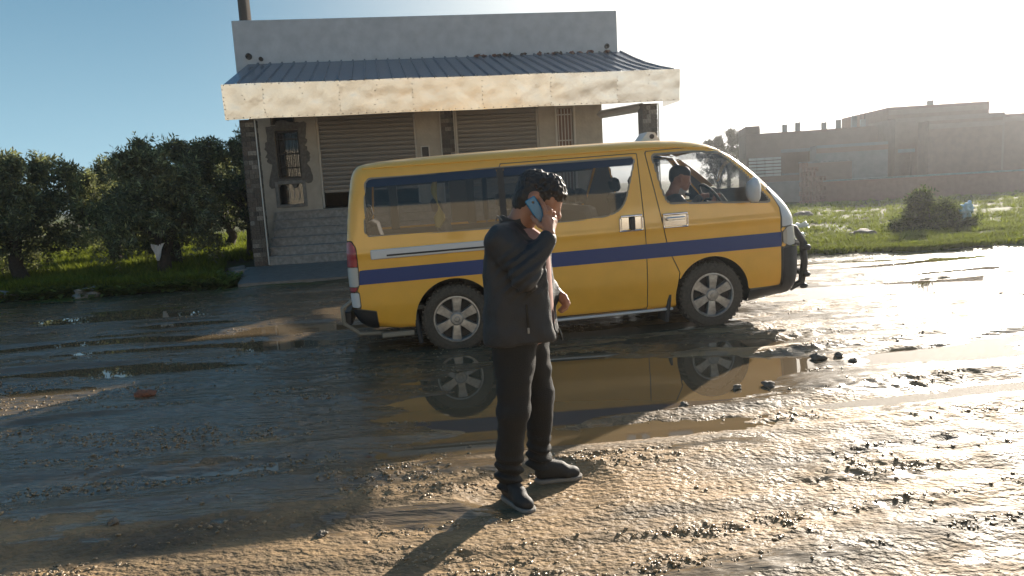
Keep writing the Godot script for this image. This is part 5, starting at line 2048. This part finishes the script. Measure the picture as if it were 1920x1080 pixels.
func build_man() -> void:
	var J := {
		"head": Vector3(0.146, 1.430, -3.330), "neck_top": Vector3(0.095, 1.380, -3.340), "neck": Vector3(0.022, 1.290, -3.350),
		"sh_r": Vector3(-0.036, 1.262, -3.205), "el_r": Vector3(0.060, 1.112, -3.115), "wr_r": Vector3(0.178, 1.282, -3.165), "palm_r": Vector3(0.177, 1.335, -3.195),
		"sh_l": Vector3(0.012, 1.245, -3.500), "el_l": Vector3(0.075, 1.010, -3.595), "wr_l": Vector3(0.210, 0.985, -3.470), "palm_l": Vector3(0.243, 0.948, -3.440),
		"hip_r": Vector3(0.000, 0.790, -3.275), "hip_l": Vector3(0.060, 0.785, -3.425), "kn_r": Vector3(-0.030, 0.450, -3.245), "an_r": Vector3(-0.068, 0.095, -3.300),
		"heel_r": Vector3(-0.088, 0.045, -3.335), "toe_r": Vector3(-0.012, 0.040, -3.215), "kn_l": Vector3(0.105, 0.440, -3.455), "an_l": Vector3(0.088, 0.105, -3.490), "heel_l": Vector3(0.070, 0.048, -3.492), "toe_l": Vector3(0.228, 0.040, -3.512),
	}
	var t := thing("person", "man in black jacket and trousers standing in mud with phone at ear", "person", Vector3(0.02, 0.0, -3.36))
	var f := Vector3(0.905, -0.385, 0.18).normalized()
	var s := (f.cross(Vector3(0.385, 0.9, 0.0))).normalized()
	var u := s.cross(f).normalized()
	var hd: Array = head_bones(J.head, f, u, s)
	# --- body: one continuous skin surface under the clothes, with finer head and hands
	var bones := [
		[J.neck_top, J.neck, 0.055, 0.062], [J.neck, Vector3(0.03, 1.05, -3.35), 0.07, 0.10], [Vector3(0.03, 1.05, -3.35), Vector3(0.03, 0.82, -3.35), 0.10, 0.105],
		[J.neck, J.sh_r, 0.05, 0.045], [J.sh_r, J.el_r, 0.042, 0.035], [J.el_r, J.wr_r, 0.034, 0.024], [J.neck, J.sh_l, 0.05, 0.045], [J.sh_l, J.el_l, 0.042, 0.035], [J.el_l, J.wr_l, 0.034, 0.024],
		[J.hip_r, J.kn_r, 0.075, 0.048], [J.kn_r, J.an_r, 0.045, 0.032], [J.hip_l, J.kn_l, 0.075, 0.048], [J.kn_l, J.an_l, 0.045, 0.032], [J.an_r, J.toe_r, 0.03, 0.02], [J.an_l, J.toe_l, 0.03, 0.02]]
	var lower := nets(bones, 0.03, 0.014)
	hd.append([J.head + f * -0.045 + u * -0.05, J.neck_top.lerp(J.neck, 0.45), 0.056, 0.058])
	hd.append([J.neck_top, J.neck, 0.056, 0.060])
	var head := nets(hd, 0.022, 0.0042)
	var hr := []
	var W: Vector3 = J.wr_r
	hr.append([W - Vector3(0.02, 0.035, 0.0), W, 0.026, 0.023])
	hr.append([W, Vector3(0.186, 1.338, -3.205), 0.022, 0.020])
	hr.append([W, Vector3(0.168, 1.345, -3.190), 0.020, 0.018])
	hr.append([W, Vector3(0.200, 1.325, -3.225), 0.018, 0.017])
	hr.append([Vector3(0.168, 1.345, -3.190), Vector3(0.204, 1.338, -3.232), 0.017, 0.015])
	finger(hr, Vector3(0.164, 1.352, -3.190), Vector3(0.149, 1.436, -3.222), Vector3(0.010, 0.0, 0.008), 0.0098, 0.0080)
	finger(hr, Vector3(0.182, 1.356, -3.202), Vector3(0.163, 1.402, -3.232), Vector3(0.018, 0.016, 0.012), 0.0100, 0.0082)
	finger(hr, Vector3(0.197, 1.348, -3.218), Vector3(0.168, 1.380, -3.246), Vector3(0.022, 0.016, 0.010), 0.0096, 0.0080)
	finger(hr, Vector3(0.205, 1.336, -3.232), Vector3(0.172, 1.354, -3.256), Vector3(0.020, 0.014, 0.008), 0.0086, 0.0072)
	finger(hr, Vector3(0.160, 1.312, -3.180), Vector3(0.108, 1.362, -3.222), Vector3(-0.004, -0.008, 0.012), 0.0118, 0.0090)
	var hand_r := nets(hr, 0.009, 0.003)
	var hl := []
	W = J.wr_l
	var K: Vector3 = J.palm_l
	hl.append([W - Vector3(0.03, -0.004, -0.02), W, 0.026, 0.023])
	for e in [[-0.022, 0.010], [0.0, 0.0], [0.020, -0.012]]:
		hl.append([W, K + Vector3(0.004, e[1], e[0]), 0.021, 0.017])
	finger(hl, K + Vector3(0.010, 0.010, 0.024), Vector3(0.232, 0.900, -3.408), Vector3(0.022, 0.0, 0.004), 0.0098, 0.0080)
	finger(hl, K + Vector3(0.012, 0.002, 0.008), Vector3(0.234, 0.890, -3.424), Vector3(0.026, 0.0, 0.002), 0.0100, 0.0082)
	finger(hl, K + Vector3(0.010, -0.006, -0.010), Vector3(0.230, 0.888, -3.442), Vector3(0.024, 0.0, 0.0), 0.0096, 0.0080)
	finger(hl, K + Vector3(0.006, -0.014, -0.026), Vector3(0.224, 0.892, -3.460), Vector3(0.020, 0.0, 0.0), 0.0086, 0.0072)
	finger(hl, W + Vector3(0.016, -0.006, 0.020), Vector3(0.258, 0.924, -3.400), Vector3(0.016, 0.008, 0.008), 0.0115, 0.0088)
	var hand_l := nets(hl, 0.009, 0.003)
	var at: Vector3 = t.position
	var body := put(join([lower, head, hand_r, hand_l]), "body", M.skin, t, -at)
	# eyes, brows
	for sd in [-1.0, 1.0]:
		var e: Vector3 = J.head + f * 0.079 + u * -0.012 + s * 0.031 * sd
		put(lump(Vector3.ONE * 0.0115, 0.0, 1, 2), "eye", M.white_panel, t, e - at)
		put(nets([[J.head + f * 0.096 + u * 0.010 + s * 0.016 * sd, J.head + f * 0.082 + u * 0.014 + s * 0.050 * sd, 0.0055, 0.004]], 0.005, 0.003), "eyebrow", M.hair, t, -at)
	# --- hair: short at the sides, curly on top and over the brow
	var hp := func(a: float, b: float, d: float) -> Vector3: return J.head + f * a + u * b + s * d
	var hb := [[hp.call(-0.030, 0.045, 0.0), hp.call(0.030, 0.052, 0.0), 0.080, 0.073], [hp.call(-0.052, 0.005, 0.0), hp.call(-0.045, 0.045, 0.0), 0.068, 0.078], [hp.call(0.066, 0.062, -0.035), hp.call(0.066, 0.062, 0.035), 0.036, 0.036], [hp.call(0.030, 0.085, -0.02), hp.call(0.030, 0.085, 0.02), 0.045, 0.045], [hp.call(-0.070, -0.04, 0.0), hp.call(-0.062, 0.01, 0.0), 0.048, 0.062]]
	for sd in [-1.0, 1.0]:
		hb.append([hp.call(0.028, 0.016, 0.060 * sd), hp.call(0.030, -0.012, 0.066 * sd), 0.022, 0.010])
		hb.append([hp.call(-0.060, -0.005, 0.040 * sd), hp.call(0.012, 0.036, 0.056 * sd), 0.042, 0.034])
		hb.append([hp.call(-0.062, -0.045, 0.030 * sd), hp.call(-0.055, 0.0, 0.042 * sd), 0.034, 0.040])
	var curls := func(p: Vector3, d: float) -> float:
		var q: Vector3 = p - J.head
		var top := smoothstep(-0.01, 0.07, q.dot(u) + q.dot(f) * 0.35)
		return d + 0.004 - (0.004 + 0.013 * top) * (0.75 - absf(n_cell.get_noise_3d(p.x * 50.0, p.y * 50.0, p.z * 50.0) + 0.2) * 1.3) + 0.003 * n_fine.get_noise_3d(p.x * 60.0, p.y * 60.0, p.z * 60.0)
	put(nets(hb, 0.02, 0.0042, curls), "hair", M.hair, t, -at)
	# --- trousers
	var tro := [[J.hip_r, J.kn_r + Vector3(0.005, 0.02, 0), 0.106, 0.073], [J.kn_r, J.an_r + Vector3(-0.004, 0.02, 0), 0.071, 0.060], [J.hip_l, J.kn_l + Vector3(0, 0.02, 0), 0.106, 0.071], [J.kn_l, J.an_l + Vector3(-0.004, 0.01, 0), 0.069, 0.056], [Vector3(-0.01, 0.86, -3.30), Vector3(0.05, 0.86, -3.40), 0.125, 0.125]]
	var folds := func(p: Vector3, d: float) -> float:
		var a := 0.010 * n_fine.get_noise_3d(p.x * 5.0, p.y * 9.0, p.z * 5.0)
		var low := smoothstep(0.34, 0.10, p.y)
		return maxf(d + a + low * 0.013 * sin(p.y * 105.0 + p.x * 24.0 + 3.0 * n_fine.get_noise_3d(p.x * 4.0, p.y * 3.0, p.z * 4.0)), 0.055 - p.y)
	put(nets(tro, 0.035, 0.0095, folds), "trousers", M.trousers, t, -at)
	# --- shirt, shown where the jacket hangs open
	put(nets([[Vector3(0.080, 1.20, -3.34), Vector3(0.085, 0.86, -3.35), 0.105, 0.108], [Vector3(0.0, 1.2, -3.34), Vector3(0.0, 0.86, -3.35), 0.10, 0.11], [Vector3(0.04, 1.26, -3.34), Vector3(0.06, 1.20, -3.34), 0.075, 0.09]], 0.04, 0.011), "shirt", M.shirt, t, -at)
	# --- jacket
	var jk := [
		[Vector3(-0.012, 1.215, -3.285), Vector3(-0.022, 0.81, -3.270), 0.108, 0.122], [Vector3(-0.006, 1.205, -3.43), Vector3(-0.010, 0.81, -3.42), 0.105, 0.122],
		[Vector3(0.072, 1.17, -3.285), Vector3(0.085, 0.81, -3.275), 0.105, 0.118], [Vector3(0.085, 1.17, -3.42), Vector3(0.100, 0.81, -3.43), 0.105, 0.115],
		[Vector3(0.015, 1.275, -3.300), Vector3(0.02, 1.270, -3.41), 0.066, 0.066],
		[J.sh_r, J.el_r, 0.080, 0.052], [J.el_r, J.wr_r - Vector3(0.012, 0.026, 0.0), 0.052, 0.043],
		[J.sh_l, J.el_l, 0.078, 0.062], [J.el_l, J.wr_l - Vector3(0.03, -0.006, -0.02), 0.060, 0.045]]
	var axis := Vector2(0.045, -3.35)
	var coat := func(p: Vector3, d: float) -> float:
		d += 0.014 * n_fine.get_noise_3d(p.x * 4.5 + p.y * 2.5, p.y * 4.0, p.z * 4.5) + 0.006 * n_fine.get_noise_3d(p.x * 14.0, p.y * 10.0, p.z * 14.0)
		# creases at the bent elbow
		var e: float = p.distance_to(J.el_r)
		d += 0.006 * sin((p.x * 0.75 - p.y) * 130.0 + 4.0 * n_fine.get_noise_3d(p.x * 3.0, p.y * 3.0, p.z * 3.0)) * smoothstep(0.20, 0.06, e)
		d = maxf(d, 0.792 - p.y + 0.008 * sin(p.x * 18.0))
		# neck opening
		var nk: Vector3 = p - (J.neck + Vector3(0.012, 0.02, 0.0))
		d = maxf(d, 0.064 - sqrt(nk.x * nk.x * 0.9 + nk.z * nk.z + minf(nk.y, 0.0) * minf(nk.y, 0.0) * 0.5))
		# open front
		var g := Vector2(p.x, p.z) - axis
		var along := g.dot(Vector2(0.80, 0.60))
		var side := g.dot(Vector2(-0.60, 0.80))
		if along > 0.02 and p.distance_to(J.el_r) > 0.10 and p.distance_to(J.wr_r) > 0.12:
			var wide := 0.030 + 0.030 * smoothstep(0.95, 1.25, p.y)
			d = maxf(d, wide - absf(side + 0.012))
		return d
	put(nets(jk, 0.05, 0.0095, coat), "jacket", M.jacket, t, -at)
	# standing collar and its turned-up tip, zip and pull, hem
	var cb := MB.new()
	for k in 30:
		var a0 := -2.35 + 4.7 * k / 30.0 + PI
		var a1 := -2.35 + 4.7 * (k + 1) / 30.0 + PI
		var c0: Vector3 = J.neck + Vector3(0.010, 0.012, 0)
		var P := func(a: float, r: float, h: float) -> Vector3: return c0 + Vector3(cos(a) * r, h, sin(a) * r)
		var h0 := 0.060 + 0.012 * sin(a0 * 3.0)
		var h1 := 0.060 + 0.012 * sin(a1 * 3.0)
		cb.quad(P.call(a0, 0.082, -0.03), P.call(a1, 0.082, -0.03), P.call(a1, 0.072, h1), P.call(a0, 0.072, h0))
		cb.quad(P.call(a0, 0.076, -0.03), P.call(a1, 0.076, -0.03), P.call(a1, 0.066, h1), P.call(a0, 0.066, h0))
		cb.quad(P.call(a0, 0.072, h0), P.call(a1, 0.072, h1), P.call(a1, 0.066, h1), P.call(a0, 0.066, h0))
	put(cb.mesh(), "collar", M.jacket, t, -at)
	put(tube_mesh([Vector3(-0.058, 1.345, -3.33), Vector3(-0.05, 1.372, -3.325), Vector3(-0.028, 1.352, -3.31), Vector3(-0.012, 1.335, -3.30)], 0.0045, 6), "hood_cord", M.sole, t, -at)
	put(tube_mesh([Vector3(0.060, 0.98, -3.148), Vector3(0.062, 0.90, -3.146), Vector3(0.064, 0.86, -3.147)], 0.004, 5), "pocket_zip", M.black_gloss, t, -at)
	put(box_mesh(Vector3(0.058, 0.848, -3.150), Vector3(0.068, 0.876, -3.140), 0.003), "zip_pull", M.silver, t, -at)
	put(tube_mesh([Vector3(0.212, 0.82, -3.37), Vector3(0.222, 0.79, -3.365), Vector3(0.226, 0.765, -3.365)], 0.005, 5), "hem_cord", M.black_gloss, t, -at)
	# --- shoes
	for e in [[J.heel_r, J.toe_r, J.an_r], [J.heel_l, J.toe_l, J.an_l]]:
		var hl0: Vector3 = e[0]
		var to: Vector3 = e[1]
		var d: Vector3 = (to - hl0)
		d.y = 0
		d = d.normalized()
		var sidev := Vector3(-d.z, 0, d.x)
		var L := 0.25
		var h0 := Vector3(hl0.x, 0.0, hl0.z) - d * 0.005
		var up := [[h0 + d * 0.035 + Vector3(0, 0.055, 0), h0 + d * 0.19 + Vector3(0, 0.042, 0) + sidev * 0.004, 0.037, 0.031], [h0 + d * 0.045 + Vector3(0, 0.09, 0), h0 + d * 0.13 + Vector3(0, 0.07, 0), 0.040, 0.036], [h0 + d * 0.16 + sidev * 0.012 + Vector3(0, 0.045, 0), h0 + d * 0.205 + Vector3(0, 0.037, 0), 0.034, 0.025]]
		var sole_y := 0.024
		var cutf := func(p: Vector3, dd: float) -> float: return maxf(dd, sole_y - p.y)
		var sh := put(nets(up, 0.02, 0.006, cutf), "shoe", M.shoe, t, -at)
		var sl := [[h0 + d * 0.035 + Vector3(0, 0.018, 0), h0 + d * 0.20 + Vector3(0, 0.018, 0) + sidev * 0.004, 0.039, 0.037], [h0 + d * 0.19 + Vector3(0, 0.018, 0), h0 + d * 0.210 + Vector3(0, 0.018, 0), 0.035, 0.029]]
		var flat := func(p: Vector3, dd: float) -> float: return maxf(dd, absf(p.y - 0.014) - 0.012)
		put(nets(sl, 0.02, 0.006, flat), "sole", M.sole, sh)
		for k in 4:
			var lp := h0 + d * (0.105 + 0.018 * k) + Vector3(0, 0.104 - 0.0075 * k, 0)
			put(tube_mesh([lp - sidev * 0.022 - Vector3(0, 0.010, 0), lp, lp + sidev * 0.022 - Vector3(0, 0.010, 0)], 0.0032, 5), "lace", M.seal, sh)
	# --- phone held at the ear
	var ph := thing("mobile_phone", "blue mobile phone pressed to the standing man's ear", "phone", Vector3(0.128, 1.394, -3.232))
	var along := Vector3(-0.50, 0.86, -0.02).normalized()
	var outv := Vector3(0.05, 0.05, 1.0).normalized()
	var wd := along.cross(outv).normalized()
	var bs := Basis(wd, along, wd.cross(along).normalized())
	var pm := MB.new()
	pm.tr = Transform3D(bs, Vector3.ZERO)
	pm.box(Vector3(-0.026, -0.058, -0.0055), Vector3(0.026, 0.058, 0.0055), 0.005)
	put(pm.mesh(), "phone_case", M.phone, ph)
	pm = MB.new()
	pm.tr = Transform3D(bs, Vector3.ZERO)
	pm.lathe([Vector2(0.0005, 0.0078), Vector2(0.005, 0.0078), Vector2(0.0062, 0.005)], 14, Vector3(0.004, 0.034, 0))
	put(pm.mesh(), "camera_lens", M.black_gloss, ph)


func build_driver() -> void:
	# seated behind the wheel of the minibus, facing the windscreen
	var van: Node3D = get_node("minibus")
	var X := van.transform
	var t := thing("person", "driver in dark clothes seated behind the minibus door window", "person", X * Vector3(1.30, 0.80, 0.40))
	var at := t.position
	var L := func(x: float, y: float, z: float) -> Vector3: return X * Vector3(x, y, z) - at
	var f := (X.basis * Vector3(0.97, -0.18, 0.15)).normalized()
	var s := f.cross(X.basis.y).normalized()
	var u := s.cross(f).normalized()
	var hc: Vector3 = L.call(1.46, 1.46, 0.38)
	var hd := head_bones(hc, f, u, s, 0.98)
	hd.append([hc - u * 0.05 - f * 0.03, L.call(1.36, 1.28, 0.38), 0.052, 0.058])
	var rest := [[L.call(1.36, 1.30, 0.38), L.call(1.33, 0.9, 0.38), 0.06, 0.11], [L.call(1.33, 0.9, 0.30), L.call(1.75, 0.88, 0.28), 0.07, 0.055], [L.call(1.33, 0.9, 0.46), L.call(1.75, 0.88, 0.46), 0.07, 0.055], [L.call(1.37, 1.22, 0.54), L.call(1.52, 1.02, 0.58), 0.045, 0.036], [L.call(1.52, 1.02, 0.58), L.call(1.76, 1.20, 0.50), 0.034, 0.026], [L.call(1.37, 1.22, 0.22), L.call(1.54, 1.02, 0.18), 0.045, 0.036], [L.call(1.54, 1.02, 0.18), L.call(1.76, 1.26, 0.22), 0.034, 0.026]]
	for z in [0.50, 0.22]:
		for k in 4:
			rest.append([L.call(1.77, 1.22 + 0.016 * k, z), L.call(1.83, 1.23 + 0.016 * k, z), 0.011, 0.009])
	put(join([nets(hd, 0.022, 0.006), nets(rest, 0.02, 0.012)]), "body", M.skin, t)
	var hb := [[hc + u * 0.045 - f * 0.03, hc + u * 0.05 + f * 0.025, 0.084, 0.078], [hc - f * 0.05, hc - f * 0.045 + u * 0.05, 0.066, 0.074]]
	put(nets(hb, 0.02, 0.007), "hair", M.hair, t)
	put(nets([[L.call(1.34, 1.18, 0.30), L.call(1.32, 0.88, 0.32), 0.12, 0.13], [L.call(1.34, 1.18, 0.46), L.call(1.32, 0.88, 0.44), 0.12, 0.13], [L.call(1.36, 1.24, 0.54), L.call(1.52, 1.02, 0.58), 0.07, 0.058], [L.call(1.52, 1.02, 0.58), L.call(1.72, 1.17, 0.51), 0.056, 0.042], [L.call(1.36, 1.24, 0.22), L.call(1.54, 1.02, 0.18), 0.07, 0.058], [L.call(1.54, 1.02, 0.18), L.call(1.72, 1.23, 0.22), 0.056, 0.042]], 0.05, 0.013), "jacket", M.jacket, t)


# ------------------------------------------------------------------ small things
func build_small_things() -> void:
	# stones lying in the mud
	for k in 9:
		var p: Array = [[2.42, -5.62, 0.045], [2.58, -5.60, 0.03], [2.62, -5.45, 0.025], [1.78, -4.95, 0.035], [1.55, -4.93, 0.028], [1.10, -4.62, 0.022], [-4.6, -6.2, 0.04], [-1.9, -3.15, 0.022], [-0.9, -3.0, 0.02], [0.9, -2.9, 0.022], [1.4, -3.5, 0.02], [2.1, -4.1, 0.024]][k]
		var h := ground_h(p[0], p[1])
		var o := put(lump(Vector3(p[2] * 1.2, p[2] * 0.75, p[2]), 0.45, k + 3, 2), "stone", M.rock, self, Vector3(p[0], maxf(h, 0.0) + p[2] * 0.25, p[1]))
		o.rotation.y = k * 1.7
		tag(o, "brown stone lying loose in the wet mud", "stone", "loose stones in the mud")
	var bh := ground_h(-2.95, -5.55)
	var br := put(lump(Vector3(0.075, 0.035, 0.045), 0.35, 91, 2), "brick_fragment", M.red_brick, self, Vector3(-2.95, maxf(bh, 0.0) + 0.018, -5.55))
	tag(br, "rust-red brick fragment lying in the shaded wet mud", "brick")
	# pale stones along the verge
	for p in [[-7.35, -12.35, 0.16], [-8.9, -12.5, 0.2], [-5.15, -13.7, 0.14], [-5.45, -14.3, 0.16]]:
		var o := put(lump(Vector3(p[2] * 1.3, p[2] * 0.6, p[2]), 0.4, int(p[2] * 100) + 7, 2), "stone", M.concrete, self, Vector3(p[0], ground_h(p[0], p[1]) + p[2] * 0.2, p[1]))
		tag(o, "pale rubble stone on the weedy verge beside the concrete apron", "stone", "rubble stones on the verge")
	# the bag on the olive tree
	var bag := MB.new()
	var n := 14
	for i in n:
		for j in 10:
			var P := func(a: int, b: int) -> Vector3:
				var t := b / 10.0
				var w := 0.13 * (1.0 - t * 0.85)
				var x := lerpf(-w, w, float(a) / n)
				return Vector3(x, -0.30 * t + 0.03 * absf(x) / 0.13, 0.02 * sin(a * 1.3 + b * 0.7) + 0.05 * (1.0 - pow(x / 0.14, 2.0)))
			bag.quad(P.call(i, j), P.call(i + 1, j), P.call(i + 1, j + 1), P.call(i, j + 1))
	var bo := put(bag.mesh(), "plastic_bag", M.bag, self, Vector3(-6.68, 0.78, -13.72))
	tag(bo, "white plastic bag hanging from the olive tree trunk", "bag")
	var b2 := put(lump(Vector3(0.10, 0.13, 0.07), 1.0, 33, 3), "plastic_bag", M.bag_blue, self, Vector3(9.36, 0.50, -14.75))
	tag(b2, "crumpled pale blue plastic bag caught on the bush", "bag")
	# litter on the grass
	for p in [[6.9, -16.9, 0.16], [7.4, -19.5, 0.12], [6.1, -15.1, 0.10], [8.3, -24.0, 0.14]]:
		var o := put(lump(Vector3(p[2], p[2] * 0.55, p[2] * 0.6), 0.9, int(p[0] * 10), 2), "litter", M.bag, self, Vector3(p[0], ground_h(p[0], p[1], false) + p[2] * 0.45, p[1]))
		tag(o, "scrap of white litter lying on the green field", "litter", "white litter on the field")
	for p in [[7.0, -14.2, 0.2], [9.0, -22.0, 0.22], [12.6, -17.2, 0.2]]:
		var o := put(lump(Vector3(p[2] * 1.2, p[2] * 0.6, p[2]), 0.4, int(p[0] * 10), 2), "stone", M.rock, self, Vector3(p[0], ground_h(p[0], p[1], false) + p[2] * 0.2, p[1]))
		tag(o, "grey stone half hidden in the green field grass", "stone", "stones in the field")
